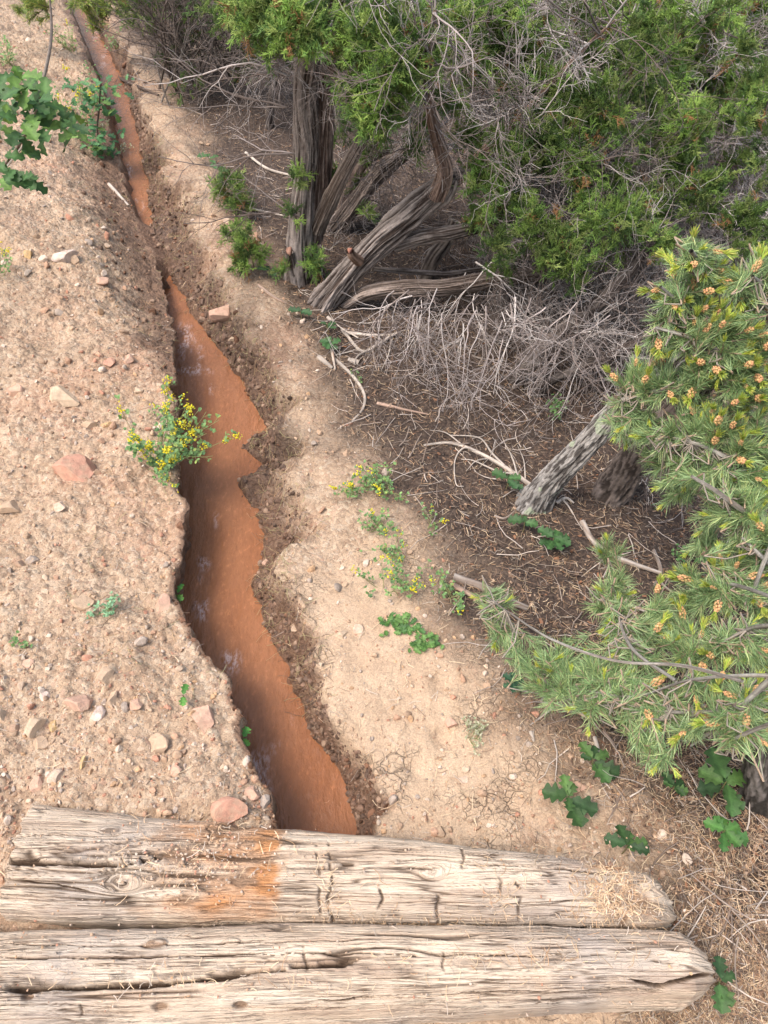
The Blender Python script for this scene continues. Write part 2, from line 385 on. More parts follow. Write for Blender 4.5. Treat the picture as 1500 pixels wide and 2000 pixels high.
X = np.concatenate([Xl, Xw, Xb, Xr], 1); Y = np.concatenate([Yl, Yw, Yb, Yr], 1); Z = np.concatenate([Zl, Zw, Zb, Zr], 1)
Z = near_fix(X, Y, Z)
D = np.concatenate([-dL, Xw*0-.0, Xb*0, dR], 1)
side = np.concatenate([Xl*0-1, Xw*0-.5, Xb*0, Xr*0+1], 1)
lit = np.where(side > 0, sst(-.16, .16, X-XT(Y)+.14*fbm(X*5, Y*5, o=4, seed=60)), sst(5.5, 8, Y+.5*vn(X*2, Y*2, seed=61))*(side < -.6)*.5)
lit = np.maximum(lit, np.where(side > 0, sst(1.2, 1.9, Y)*np.clip(.26+.5*fbm(X*7, Y*7, o=4, seed=67), 0, .6), np.where(side < -.6, sst(1.7, 3, Y)*np.clip(.10+.5*fbm(X*6, Y*6, o=4, seed=68), 0, .45), 0)))
mw = mudw(Y)
wet = np.where(side > 0, 1-sst(.5, 1.15, D/mw+.55*fbm(X*11, Y*11, o=4, seed=62)), np.where(side == -.5, sst(.02, .25, (topz-Z)/.18+.15*vn(X*30, Y*30, seed=63))*.85, 1.0))
gapm = sst(2.7, 3.0, Y)*(1-sst(3.7, 3.9, Y)); wet = np.where(side == -.5, np.maximum(wet, gapm), wet)
wet = np.where(side < -.6, leftwet(X, Y), wet)
pale = np.where(side > 0, (1-wet)*(1-lit)*sst(.15, .5, .5+.9*fbm(X*2.6, Y*2.6, o=3, seed=65)-.25*np.abs(Y-1.0))*(1-.75*sst(1.25, 1.8, Y)), 0)
near = 1-sst(.3, .42, Y); wet = wet*(1-near); lit = np.where(side > 0, lit*(1-.35*near), lit*(1-near))
col = np.stack([lit, wet, np.clip(pale, 0, 1)], -1).reshape(-1, 3)
g = Acc(); g.add(np.stack([X, Y, Z], -1).reshape(-1, 3), grid_faces(*X.shape), col)
go = g.build('ground', M_SOIL); tag(go, 'bare sandy soil cut by an eroded ditch, dark forest duff on the right', 'ground', kind='structure')

# ------------------------------------------------------------------ the water
yw = ys[(ys > -.1) & (ys < 12)]; yy = []
for a, b in zip(yw[:-1], yw[1:]): yy += [a]
yy = np.array(yy); u = np.linspace(0, 1, 60)[None]
wl = (XL(yy)-.09)[:, None]; wr = (XR(yy)+.03)[:, None]
WX = lerp(wl, wr, u); WY = np.broadcast_to(yy[:, None], WX.shape)
fx = WX+.24*WY; fy = WY*.38                         # along the current
calm = sst(-.2, .35, fbm(WX*5, WY*2.2, o=2, seed=74)); wz = WATER+.0045*fbm(fx*15, fy*15, o=3, seed=70)+.0022*calm*vn(fx*60, fy*50, seed=71)
pxw, pyw = 0, 0
glints = np.zeros_like(WX)  # mask of sky glints that are painted into the water colour
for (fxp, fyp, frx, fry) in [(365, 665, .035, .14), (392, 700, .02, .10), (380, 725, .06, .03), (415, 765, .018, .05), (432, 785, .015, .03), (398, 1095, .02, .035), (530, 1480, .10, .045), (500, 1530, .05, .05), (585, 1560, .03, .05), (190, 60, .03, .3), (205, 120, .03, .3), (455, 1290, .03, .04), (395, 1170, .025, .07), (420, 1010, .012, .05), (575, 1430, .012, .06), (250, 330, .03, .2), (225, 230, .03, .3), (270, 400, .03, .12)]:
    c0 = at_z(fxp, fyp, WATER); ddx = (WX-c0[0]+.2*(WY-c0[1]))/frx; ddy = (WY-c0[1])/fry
    glints = np.maximum(glints, np.exp(-(ddx**2+ddy**2))*1.3)
glints = np.clip(glints*(.6+2.2*fbm(fx*26, fy*34, o=3, seed=72))-.22, 0, 1)
wz = wz+.010*glints*np.abs(vn(fx*45, fy*60, seed=73))
w = Acc(); w.add(np.stack([WX, WY, wz], -1).reshape(-1, 3), grid_faces(*WX.shape), np.stack([glints]*3, -1).reshape(-1, 3))
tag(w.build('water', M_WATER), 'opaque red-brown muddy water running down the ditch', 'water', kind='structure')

# ------------------------------------------------------------------ stones and clods
def ico(sub):
    t = (1+5**.5)/2
    v = norm(np.array([(-1, t, 0), (1, t, 0), (-1, -t, 0), (1, -t, 0), (0, -1, t), (0, 1, t), (0, -1, -t), (0, 1, -t), (t, 0, -1), (t, 0, 1), (-t, 0, -1), (-t, 0, 1)], float))
    f = [(0, 11, 5), (0, 5, 1), (0, 1, 7), (0, 7, 10), (0, 10, 11), (1, 5, 9), (5, 11, 4), (11, 10, 2), (10, 7, 6), (7, 1, 8), (3, 9, 4), (3, 4, 2), (3, 2, 6), (3, 6, 8), (3, 8, 9), (4, 9, 5), (2, 4, 11), (6, 2, 10), (8, 6, 7), (9, 8, 1)]
    v = list(map(tuple, v))
    for _ in range(sub):
        mid = {}; nf = []
        def mp(a, b):
            k = (min(a, b), max(a, b))
            if k not in mid:
                p = np.array(v[a])+np.array(v[b]); v.append(tuple(p/np.linalg.norm(p))); mid[k] = len(v)-1
            return mid[k]
        for a, b, c in f:
            ab, bc, ca = mp(a, b), mp(b, c), mp(c, a); nf += [(a, ab, ca), (b, bc, ab), (c, ca, bc), (ab, bc, ca)]
        f = nf
    return np.array(v), np.array(f)
def rock_shape(sub, seed, cuts=7, rough=.05, smooth=.0):
    r = np.random.default_rng(seed); v, f = ico(sub); v = v.copy()
    for i in range(cuts):
        n_ = norm(r.normal(size=3)); d_ = r.uniform(.42, .8); s = v@n_; v = v-np.maximum(s-d_, 0)[:, None]*n_*(1-smooth)
    v = v*(1+rough*fbm(v[:, 0]*3+seed, v[:, 1]*3, v[:, 2]*3, o=3, seed=seed)[:, None]); return v, f
def rots(n, tilt=1.0):
    q = rng.normal(size=(n, 4)); q[:, 1:3] *= tilt; q = q/np.linalg.norm(q, axis=1, keepdims=True); w_, x, y, z = q.T
    return np.stack([1-2*(y*y+z*z), 2*(x*y-z*w_), 2*(x*z+y*w_), 2*(x*y+z*w_), 1-2*(x*x+z*z), 2*(y*z-x*w_), 2*(x*z-y*w_), 2*(y*z+x*w_), 1-2*(x*x+y*y)], -1).reshape(-1, 3, 3)
def scatter(acc, bv, bf, pos, R, sc, col):
    n_ = len(pos); V = np.einsum('nij,kj->nki', R, bv)*1.0
    V = np.einsum('nij,nkj->nki', R, bv[None]*sc[:, None, :])+pos[:, None]
    F = (bf[None]+(np.arange(n_)*len(bv))[:, None, None]).reshape(-1, bf.shape[1])
    acc.add(V.reshape(-1, 3), F, np.repeat(col, len(bv), 0))
def spread(n, y0, y1):
    y = np.exp(rng.uniform(math.log(y0), math.log(y1), n)); half = .62*(y+.8)+.24
    u = rng.uniform(-1, 1, n); far = rng.random(n) < .16; u = np.where(far, np.sign(u)*(1+rng.exponential(.55, n)), u); return u*half, y
PAL = np.array([(.44, .31, .215), (.50, .37, .27), (.38, .26, .18), (.45, .28, .19), (.54, .43, .34), (.42, .22, .15), (.47, .32, .22), (.36, .29, .24), (.47, .30, .18), (.55, .44, .36)])
def region(x, y):
    dl = XL(y)-x; dr = x-XR(y); dt = x-XT(y); return dl, dr, dt
gr = Acc()
for kind, n0, s0, s1 in (('a', 62000, .0018, .0048), ('b', 12000, .0045, .009), ('c', 2400, .008, .017)):
    x, y = spread(n0, .45, 7.5); dl, dr, dt = region(x, y); m_ = mudw(y)
    pat = .5+.5*fbm(x*4, y*4, o=3, seed=80)
    keep = (dl > .0)&(rng.random(n0) < .35+.65*pat)|(dr > 0)&(dt < .05)&(rng.random(n0) < np.where(dr < m_, .55, .16+.25*pat))
    x, y, dl, dr, m_ = x[keep], y[keep], dl[keep], dr[keep], m_[keep]; n_ = len(x)
    s = s0*(s1/s0)**(rng.random(n_)**1.6)*np.clip(y/1.6, .9, 2.2)**.6
    c = PAL[rng.integers(0, len(PAL), n_)]*rng.uniform(.78, 1.12, (n_, 1))
    wetm = (dr > 0)&(dr < m_*.9)|(dl > 0)&(rng.random(n_) < leftwet(x, y)); c = np.where(wetm[:, None], np.array([.14, .075, .048])*rng.uniform(.5, 1.7, (n_, 1)), c)
    p = ground_s(x, y); p[:, 2] += s*.25
    for v in range(4):
        sel = slice(v, None, 4); bv, bf = rock_shape(0 if kind == 'a' else 1, 100+v+ord(kind), 5, .1)
        q = len(x[sel]); sc = s[sel, None]*rng.uniform(.6, 1.25, (q, 3))*np.array([1, 1, .75])
        scatter(gr, bv, bf, p[sel], rots(q), sc, c[sel])
tag(gr.build('gravel', M_GRAVEL, smooth=False), 'loose crumbs and small clods of tan and reddish soil', 'gravel', kind='stuff')

mc = Acc(); n0 = 3400; y = np.exp(rng.uniform(math.log(.62), math.log(5.5), n0)); u_ = rng.random(n0); x = np.where(rng.random(n0) < .8, XR(y)+u_*mudw(y)*.95, XL(y)+.03-u_**2*.28*sst(2.2, 2.8, y)); k = (x > XR(y)-.01)|(y > 2.3); gp = (y > 3.0)&(y < 3.7); x = np.where(gp&(rng.random(n0) < .4), lerp(XL(y), XR(y), u_), x); x, y = x[k], y[k]; n_ = len(x)
p = ground_s(x, y); sz = .0028*(4.2**(rng.random(n_)**1.9))*np.clip(y/1.8, .8, 1.4); p[:, 2] -= sz*.15; cc = np.array([(.16, .095, .065), (.21, .13, .09), (.10, .06, .04), (.27, .18, .125), (.14, .09, .065)])[rng.integers(0, 5, n_)]*rng.uniform(.7, 1.2, (n_, 1))
for v in range(5):
    bv, bf = rock_shape(2, 150+v, 4, .28); sel = slice(v, None, 5); q = len(x[sel]); scatter(mc, bv, bf, p[sel], rots(q), sz[sel, None]*rng.uniform(.6, 1.3, (q, 3)), cc[sel])
tag(mc.build('mud_clods', M_MUD, smooth=True), 'dark wet crumbs of mud along the water edge', 'mud clods', kind='stuff')
# individual stones:  px, py, width px, height px, colour, turn, label
RC = dict(red=(.46, .22, .155), pink=(.52, .31, .23), tan=(.45, .32, .22), pale=(.55, .42, .33), cream=(.54, .41, .29), gray=(.30, .27, .25), yellow=(.50, .33, .14), brown=(.32, .20, .14), white=(.60, .49, .44))
ROCKS = [
 (145, 910, 72, 76, 'red', 0, 'largest brick-red rock lying on the pale slope'), (121, 771, 60, 42, 'cream', 1, 'flat cream slab above the largest red rock'),
 (28, 762, 38, 20, 'pink', 2, 'flat pink stone left of the cream slab'), (128, 497, 42, 34, 'white', 3, 'whitish pink cobble high on the bank'),
 (55, 492, 26, 24, 'yellow', 4, 'ochre yellow stone next to the whitish cobble'), (160, 1363, 56, 40, 'pink', 5, 'angular pink stone shaped like a wedge above the timbers'),
 (91, 1354, 24, 26, 'white', 6, 'small whitish stone left of the pink wedge'), (191, 1386, 26, 30, 'white', 7, 'pale chalky stone touching the lower right of the pink wedge'),
 (68, 1408, 28, 42, 'cream', 8, 'upright cream stone with a chipped top'), (268, 1370, 27, 23, 'pink', 9, 'small square pink block in a hollow'),
 (398, 1393, 37, 54, 'pink', 10, 'smooth oval pink stone standing on end near the ditch edge'), (310, 1446, 38, 38, 'tan', 11, 'rounded tan stone left of the oval pink one'),
 (455, 1574, 70, 46, 'red', 12, 'jagged reddish rock wedged against the upper timber'), (319, 1173, 32, 38, 'pink', 13, 'round pink cobble on the lip of the left bank'),
 (160, 1172, 40, 32, 'tan', 14, 'tan clod half buried beside small sprouting leaves'), (110, 1511, 30, 26, 'pale', 15, 'pale round stone just above the upper timber'),
 (75, 1521, 26, 32, 'pink', 16, 'slanting pink stone left of the pale round one'), (64, 1088, 25, 20, 'gray', 17, 'blue-gray pebble below the largest red rock'),
 (38, 1098, 22, 18, 'brown', 18, 'brown pebble beside the blue-gray pebble'), (206, 1312, 34, 36, 'tan', 19, 'crumbly tan clod above the pink wedge'),
 (1128, 1533, 36, 26, 'pink', 20, 'pink stone beside the oak seedling on the right bank'), (1150, 1557, 18, 18, 'pale', 21, 'small pale stone below the pink stone by the seedling'),
 (492, 1540, 34, 28, 'pink', 22, 'dusty pink stone behind the jagged reddish rock'), (518, 1562, 22, 26, 'gray', 23, 'gray-brown stone on the ditch corner by the timber'),
 (668, 1236, 24, 20, 'cream', 24, 'cream stone on the right bank beside the mud'), (696, 1225, 26, 20, 'pale', 25, 'pale flat stone right of the cream stone'),
 (440, 608, 54, 30, 'pink', 26, 'pink sandstone block set in the far bank'), (208, 829, 24, 14, 'yellow', 27, 'yellow pebble right of the cream slab'),
 (176, 830, 30, 14, 'tan', 28, 'thin tan stone left of the yellow pebble'), (18, 986, 42, 24, 'tan', 29, 'flat tan stone cut off by the photo edge'),
 (116, 982, 26, 24, 'pale', 30, 'pale tan stone just below the largest red rock'), (880, 1409, 26, 18, 'pink', 31, 'pinkish clod on the dry silt right of the ditch'),
 (32, 1418, 24, 20, 'brown', 32, 'brownish stone left of the chipped cream stone'), (105, 1412, 18, 26, 'yellow', 33, 'ochre stone right of the chipped cream stone'),
 (82, 1448, 28, 24, 'tan', 34, 'dull tan stone below the chipped cream stone'), (162, 1484, 10, 24, 'yellow', 35, 'narrow upright ochre pebble'),
 (342, 1500, 24, 22, 'pink', 36, 'pinkish clod midway between oval stone and timber'), (3, 1392, 20, 36, 'cream', 37, 'cream stone at the very edge left of the brownish one'),
 (55, 1290, 24, 22, 'pink', 38, 'pink clod on a raised crumbly mound'), (220, 1360, 16, 30, 'tan', 39, 'slim tan stone between wedge and square block'),
 (250, 700, 22, 26, 'pink', 40, 'pink stone on the bank facing the glinting water'), (215, 705, 20, 22, 'red', 41, 'reddish stone left of the bank stone facing the glints'),
 (270, 760, 18, 16, 'cream', 42, 'cream pebble near the dry gray tuft'), (575, 1222, 16, 18, 'tan', 43, 'tan pebble sitting in the wet mud'),
 (517, 1096, 13, 13, 'pink', 44, 'pink pebble in mud at the right water edge'), (487, 1010, 10, 12, 'yellow', 45, 'ochre pebble at the right water edge'),
 (905, 1520, 20, 16, 'pale', 46, 'pale clod on the silt near the upper timber'), (440, 430, 16, 14, 'pale', 47, 'small pale stone on the far right bank'),
 (455, 660, 18, 14, 'cream', 48, 'cream stone high above the muddy undercut'), (203, 548, 24, 20, 'pink', 49, 'pinkish stone below the whitish cobble')]
for (px, py, w_, h_, cn, sd_, lab) in ROCKS:
    P = ground(px, py+h_*.25); dep = (P[1]*CP-(P[2]-CAM[2])*SP); m_ = dep/FPX
    rx_, rz_ = w_*m_*.5, h_*m_*.5
    bv, bf = rock_shape(4 if w_ > 45 else 3, 300+sd_, 13, .045, 0)
    ext = np.abs(bv).max(0); bv = bv/ext
    v = bv*np.array([rx_, rz_*1.05, max(rz_, rx_)*.7])*1.14; a = rad((sd_*47) % 60-30) if w_/h_ < 1.3 else rad((sd_*47) % 24-12)
    v = v@np.array([[math.cos(a), math.sin(a), 0], [-math.sin(a), math.cos(a), 0], [0, 0, 1]])
    v = v+np.array([P[0], P[1], P[2]+max(rz_, rx_)*.10]); c = np.array(RC[cn])*.74+np.array([.44, .32, .23])*.26
    cc = c*(1+.22*fbm(bv[:, 0]*2.5, bv[:, 1]*2.5, bv[:, 2]*2.5+sd_, o=3, seed=sd_))[:, None]; du_ = sst(-.1, .3, fbm(bv[:, 0]*4, bv[:, 1]*4, bv[:, 2]*4+sd_, o=3, seed=sd_+60))[:, None]*.5; cc = cc*(1-du_)+np.array([.42, .30, .21])*du_
    a_ = Acc(); a_.add(v, bf, cc); o = a_.build('stone', M_STONE, smooth=False, origin=P)
    tag(o, lab, 'stone', 'stones lying on the soil')

# ------------------------------------------------------------------ weathered timbers
def timber_mat():
    m, n = new_mat('weathered_timber'); L = n.links.new; tc = N(n, 'ShaderNodeTexCoord'); v = tc.outputs['Object']
    z = N(n, 'ShaderNodeAttribute', attribute_name='col'); sp = N(n, 'ShaderNodeSeparateColor'); L(z.outputs[0], sp.inputs[0])
    ga = N(n, 'ShaderNodeAttribute', attribute_name='grain'); 
    mp = N(n, 'ShaderNodeMapping'); mp.inputs['Scale'].default_value = (11, 270, 1); L(ga.outputs['Vector'], mp.inputs[0])
    g1 = noise(n, 1.0, 6, .65, mp.outputs[0]); 
    mp2 = N(n, 'ShaderNodeMapping'); mp2.inputs['Scale'].default_value = (3, 30, 1); L(ga.outputs['Vector'], mp2.inputs[0]); g2 = noise(n, 1.0, 4, .6, mp2.outputs[0])
    base = ramp(n, g2.outputs[0], [(.28, (.41, .30, .225)), (.45, (.56, .435, .33)), (.6, (.65, .53, .415)), (.78, (.71, .61, .50))])
    gray = noise(n, 4.5, 4, .6, v); gm = ramp(n, gray.outputs[0], [(.5, 0.0), (.72, .6)]); c = mixc(n, base.outputs[0], (.36, .32, .30), gm.outputs[0])
    gf = ramp(n, g1.outputs[0], [(.34, .45), (.43, .93), (.7, 1.14)]); c = mixc(n, c, gf.outputs[0], 1.0, 'MULTIPLY')
    mp4 = N(n, 'ShaderNodeMapping'); mp4.inputs['Scale'].default_value = (3.2, 150, 1); L(ga.outputs['Vector'], mp4.inputs[0]); g4 = noise(n, 1.0, 3, .5, mp4.outputs[0])
    ln = ramp(n, math_(n, 'ABSOLUTE', math_(n, 'SUBTRACT', g4.outputs[0], .5)), [(.004, 0.0), (.022, 1.0)])
    lk = ramp(n, noise(n, 11, 3, .6, v).outputs[0], [(.42, 0.0), (.6, .9)])
    line = math_(n, 'SUBTRACT', 1.0, math_(n, 'MULTIPLY', math_(n, 'SUBTRACT', 1.0, ln.outputs[0]), lk.outputs[0]))
    c = mixc(n, (.10, .065, .045), c, line)
    c = mixc(n, c, mixc(n, (.42, .17, .055), (.60, .33, .17), g1.outputs[0]), sp.outputs[1])
    c = mixc(n, c, (.075, .048, .032), sp.outputs[0])
    c = mixc(n, c, mixc(n, (.16, .10, .065), (.36, .24, .16), noise(n, 240, 4, .7, v).outputs[0]), sp.outputs[2])
    p = N(n, 'ShaderNodeBsdfPrincipled'); L(c, p.inputs['Base Color']); p.inputs['Roughness'].default_value = .85; p.inputs['Specular IOR Level'].default_value = .2
    ck = N(n, 'ShaderNodeTexVoronoi', feature='DISTANCE_TO_EDGE'); mp3 = N(n, 'ShaderNodeMapping'); mp3.inputs['Scale'].default_value = (70, 190, 1); L(ga.outputs['Vector'], mp3.inputs[0]); L(mp3.outputs[0], ck.inputs['Vector']); ck.inputs['Scale'].default_value = 1
    ckr = ramp(n, ck.outputs['Distance'], [(0, 0.0), (.08, 1.0)])
    h = math_(n, 'ADD', math_(n, 'MULTIPLY', g1.outputs[0], 1.2), math_(n, 'ADD', math_(n, 'MULTIPLY', ckr.outputs[0], .25), math_(n, 'MULTIPLY', line, .5))); b = N(n, 'ShaderNodeBump'); b.inputs['Strength'].default_value = .9; b.inputs['Distance'].default_value = .004; L(h, b.inputs['Height']); L(b.outputs[0], p.inputs['Normal'])
    o = N(n, 'ShaderNodeOutputMaterial'); L(p.outputs[0], o.inputs[0]); return m
M_TIMBER = timber_mat()
def gxy(px, py, z=-.01): P = at_z(px, py, z); return P[..., 0], P[..., 1]
TIMBERS = {}
def timber(idx, top, bot, knots, cracks, stains, checks, pits, label, x0, x1, zt, thick, seed):
    """top/bot: outline points; the timber is a rounded weathered baulk along x"""
    tx, ty = gxy(np.array([p[0] for p in top], float), np.array([p[1] for p in top], float), zt-.04)
    bx, by = gxy(np.array([p[0] for p in bot], float), np.array([p[1] for p in bot], float), zt-.04)
    nx = int((x1-x0)/.0020); nk = 440
    xs = np.linspace(x0, x1, nx); yt = np.interp(xs, tx, ty); yb = np.interp(xs, bx, by)
    yt = yt+.004*fbm(xs*14, xs*0, o=3, seed=seed+1); yb = yb+.004*fbm(xs*14, xs*0+4, o=3, seed=seed+2)
    cy = (yt+yb)/2; ry_ = (yt-yb)/2; rz_ = thick/2+0*xs
    e = np.minimum(xs-x0, x1-xs); endf = np.clip(e/.022, 0, 1)**.45; endr = np.where(xs > cy*0+(x0+x1)/2, np.clip((x1-xs)/.05, 0, 1)**.5, np.clip((xs-x0)/.012, 0, 1)**.4)
    endr = np.maximum(endr, .02)
    a = np.linspace(0, 2*math.pi, nk, endpoint=False)+math.pi*1.5
    ca, sa = np.cos(a), np.sin(a); ex = 2/3.0
    sy = np.sign(ca)*np.abs(ca)**ex; sz = np.sign(sa)*np.abs(sa)**ex
    Xg = np.broadcast_to(xs[:, None], (nx, nk)).copy(); Yg = cy[:, None]+ry_[:, None]*sy[None]*(.35+.65*endr[:, None]); Zg = (zt-thick/2)+rz_[:, None]*sz[None]*(.5+.5*endr[:, None])
    peri = np.cumsum(np.hypot(np.diff(sy*ry_.mean(), append=sy[0]*ry_.mean()), np.diff(sz*thick/2, append=sz[0]*thick/2)))
    topside = sst(-.2, .35, sz)[None]
    Yn = Yg; w0 = np.broadcast_to((peri-peri[np.argmax(sz)])[None], (nx, nk))
    w_ = np.where(topside > .2, Yn, -w0*1.0+Yn*0)
    w_ = Yn-(1-np.clip(sz, 0, 1))[None]*np.sign(ca)[None]*-.0
    w_ = Yg+(1-sz[None])*thick*.5*np.sign(ca)[None]
    psi = w_.copy(); kn = np.zeros_like(psi); ring = np.zeros_like(psi)
    for (kx, ky, kr) in knots:
        gx_, gy_ = gxy(kx, ky); R_ = kr; dx = (Xg-gx_)/2.0; dy = w_-gy_; rho = np.sqrt(dx*dx+dy*dy)+1e-6
        out = gy_+dy*(1-np.minimum((R_/rho)**2, 1)*np.exp(-np.maximum(rho-R_, 0)/(R_*2.2)))
        psi = np.where(rho > R_, psi+(out-w_), psi); ins = 1-sst(R_*.85, R_*1.05, rho)
        psi = np.where(rho < R_, gy_+rho*(.6+.3*vn(dx*90, dy*90, seed=seed+9))+.3*R_*np.arctan2(dy, dx)/6, psi); kn = np.maximum(kn, ins)
    psi = psi+.004*fbm(Xg*5, psi*12, o=3, seed=seed+3)
    hgt = .0050*fbm(Xg*2.2, psi*26, o=4, seed=seed+4)+.010*fbm(Xg*1.1, psi*9, o=2, seed=seed+5)
    crack = np.zeros_like(psi)
    for f, fx_, thr, dp, sd2 in ((50, 2.4, .12, .008, 11), (100, 4.5, .15, .0055, 12), (200, 7, .20, .0035, 13)):
        v = vn(Xg*fx_, psi*f, seed=seed+sd2)+.25*vn(Xg*fx_*3, psi*f*2.1, seed=seed+sd2+7); mk = sst(-.22, .15, fbm(Xg*3.5, psi*13, o=2, seed=seed+sd2+3))
        c_ = (1-sst(0, thr, np.abs(v)))*mk; hgt = hgt-dp*c_; crack = np.maximum(crack, c_*(.95 if f < 80 else .8 if f < 150 else .6))
    # named splits: polylines
    for pts, wd, dp in cracks:
        gx_, gy_ = gxy(np.array([q[0] for q in pts], float), np.array([q[1] for q in pts], float))
        yc_ = np.interp(xs, gx_, gy_)+.0035*fbm(xs*25, xs*0, o=3, seed=seed+30); inside = sst(gx_[0]-.02, gx_[0]+.03, xs)*(1-sst(gx_[-1]-.03, gx_[-1]+.02, xs))
        ww = wd*(.55+.5*vn(xs*14, xs*0, seed=seed+31))[:, None]*inside[:, None]+1e-5
        c_ = (1-sst(.45, 1.0, np.abs(Yg-yc_[:, None])/ww))*inside[:, None]*topside; hgt = hgt-dp*c_; crack = np.maximum(crack, c_)
    for (cx_, y0_, y1_, dp) in checks:          # cracks across the grain
        gx0, gy0 = gxy(cx_, y0_); gx1, gy1 = gxy(cx_+6, y1_); t_ = np.clip((Yg-gy1)/(gy0-gy1), 0, 1); lx_ = lerp(gx1, gx0, t_)+.006*vn(Yg*70, Yg*0, seed=int(cx_))
        c_ = (1-sst(.0012, .0040, np.abs(Xg-lx_)))*sst(gy1-.004, gy1+.006, Yg)*(1-sst(gy0-.006, gy0+.004, Yg))*topside*sst(-.5, .2, vn(Yg*90, Xg*8, seed=int(cx_)+1)); hgt = hgt-dp*c_; crack = np.maximum(crack, c_*.8)
    st = np.zeros_like(psi); dirt = np.zeros_like(psi)
    for (ax, ay, bx_, by_, amt) in stains:
        gx0, gy1 = gxy(ax, by_); gx1, gy0 = gxy(bx_, ay); gxa, _ = gxy(ax, ay)
        j = .03*fbm(Xg*30, psi*60, o=3, seed=seed+41); mx = sst(gx0-.02, gx0+.10, Xg+j*2)*(1-sst(gx1-.022, gx1+.016, Xg+j*.9))
        my = sst(gy1-.01, gy1+.02, Yg+j*.3)*(1-sst(gy0-.02, gy0+.02, Yg+j*.3)); n_ = .5+.8*fbm(Xg*9, psi*38, o=4, seed=seed+42)+.35*sst(gx1-.09, gx1-.02, Xg)
        st = np.maximum(st, np.clip(mx*my*n_*amt, 0, 1)); hgt = hgt-.003*mx*my
        dirt = np.maximum(dirt, mx*my*sst(.1, .5, fbm(Xg*14, Yg*30, o=4, seed=seed+43)))
    for (qx, qy, rx_, ry2, dp) in pits:
        gx_, gy_ = gxy(qx, qy); d_ = np.hypot((Xg-gx_)/rx_, (Yg-gy_)/ry2)+.75*fbm(Xg*50, Yg*60, o=3, seed=seed+44); c_ = (1-sst(.6, 1.1, d_))*topside; hgt = hgt-dp*c_; dirt = np.maximum(dirt, c_); crack = np.maximum(crack, .3*np.exp(-((d_-1)/.3)**2)*topside)
    hgt = hgt+kn*(.004-.003*np.abs(vn(psi*160, psi*0, seed=seed+50))); crack = np.maximum(crack, kn*sst(.2, .7, vn(psi*260, Xg*3, seed=seed+51))*.8)
    hgt = hgt*np.minimum(1, endr[:, None]*1.3)
    frac = np.clip(.55-e/.012, 0, .8)[:, None]*sst(-.3, .5, vn(Yg*150, Zg*150, seed=seed+60)); crack = np.maximum(crack, frac)
    # ragged ends
    rag = .012*fbm(Yg*55, Zg*25, o=3, seed=seed+61)+.008*vn(Yg*170, Zg*60, seed=seed+62); Xg = Xg+rag*np.exp(-e/.03)[:, None]
    ny = sy*np.abs(sy)**0; nrm = np.stack([0*ca, ca, sa], -1)
    V = np.stack([Xg, Yg+hgt*ca[None]*.8, Zg+hgt*sa[None]*1.0], -1)
    acc = Acc(); colr = np.stack([np.clip(crack, 0, 1), st, np.clip(dirt*.85, 0, 1)], -1)
    acc.add(V.reshape(-1, 3), grid_faces(nx, nk, True), colr.reshape(-1, 3))
    for ii in (0, nx-1):                       # end grain caps
        c0 = V[ii].mean(0); ringv = V[ii]; acc.add(np.vstack([ringv, c0[None]]), np.array([[k, (k+1) % nk, nk] for k in range(nk)]), np.tile([.45, 0, .1], (nk+1, 1)))
    o = acc.build('timber', M_TIMBER, origin=(0, float(cy.mean()), zt-thick/2))
    gatt = o.data.attributes.new('grain', 'FLOAT_VECTOR', 'POINT')
    gv = np.zeros((len(o.data.vertices), 3)); gv[:nx*nk, 0] = Xg.ravel(); gv[:nx*nk, 1] = psi.ravel()
    gatt.data.foreach_set('vector', gv.astype(np.float32).ravel())
    tag(o, label, 'timber', 'weathered timbers laid side by side')
    TIMBERS[idx] = (xs, V, cy, ry_)
    return o
timber(1, [(-40, 1560), (30, 1563), (110, 1572), (250, 1585), (450, 1598), (520, 1605), (750, 1622), (900, 1645), (1080, 1668), (1200, 1690), (1280, 1712), (1325, 1760)],
       [(-40, 1786), (0, 1792), (120, 1802), (400, 1803), (700, 1798), (1000, 1802), (1200, 1808), (1330, 1812)],
       [(240, 1728, .019), (215, 1612, .012), (845, 1706, .012), (1303, 1738, .013), (492, 1652, .011)],
       [([(0, 1683), (120, 1686), (250, 1688), (330, 1672)], .010, .030), ([(20, 1722), (110, 1728), (180, 1745)], .003, .01), ([(560, 1690), (700, 1692), (860, 1700)], .0025, .008), ([(240, 1592), (330, 1604), (520, 1604)], .004, .012), ([(900, 1690), (1100, 1700), (1180, 1712)], .003, .008), ([(940, 1795), (1180, 1800)], .003, .01)],
       [(265, 1590, 558, 1785, 1.15), (1125, 1672, 1230, 1706, 1.2)],
       [(640, 1640, 1800, .006), (618, 1650, 1780, .004), (740, 1730, 1800, .008), (852, 1730, 1800, .006), (972, 1715, 1790, .006), (1010, 1720, 1790, .004), (900, 1640, 1700, .003), (405, 1590, 1650, .003)],
       [(350, 1670, .05, .018, .003), (475, 1722, .035, .012, .005), (1225, 1765, .05, .026, .004), (455, 1600, .05, .010, .004)],
       'upper of the two weathered timbers, with orange rusty stains, knots and a broken left end', float(gxy(6, 1690)[0]), float(gxy(1328, 1770)[0]), 0.0, .19, 900)
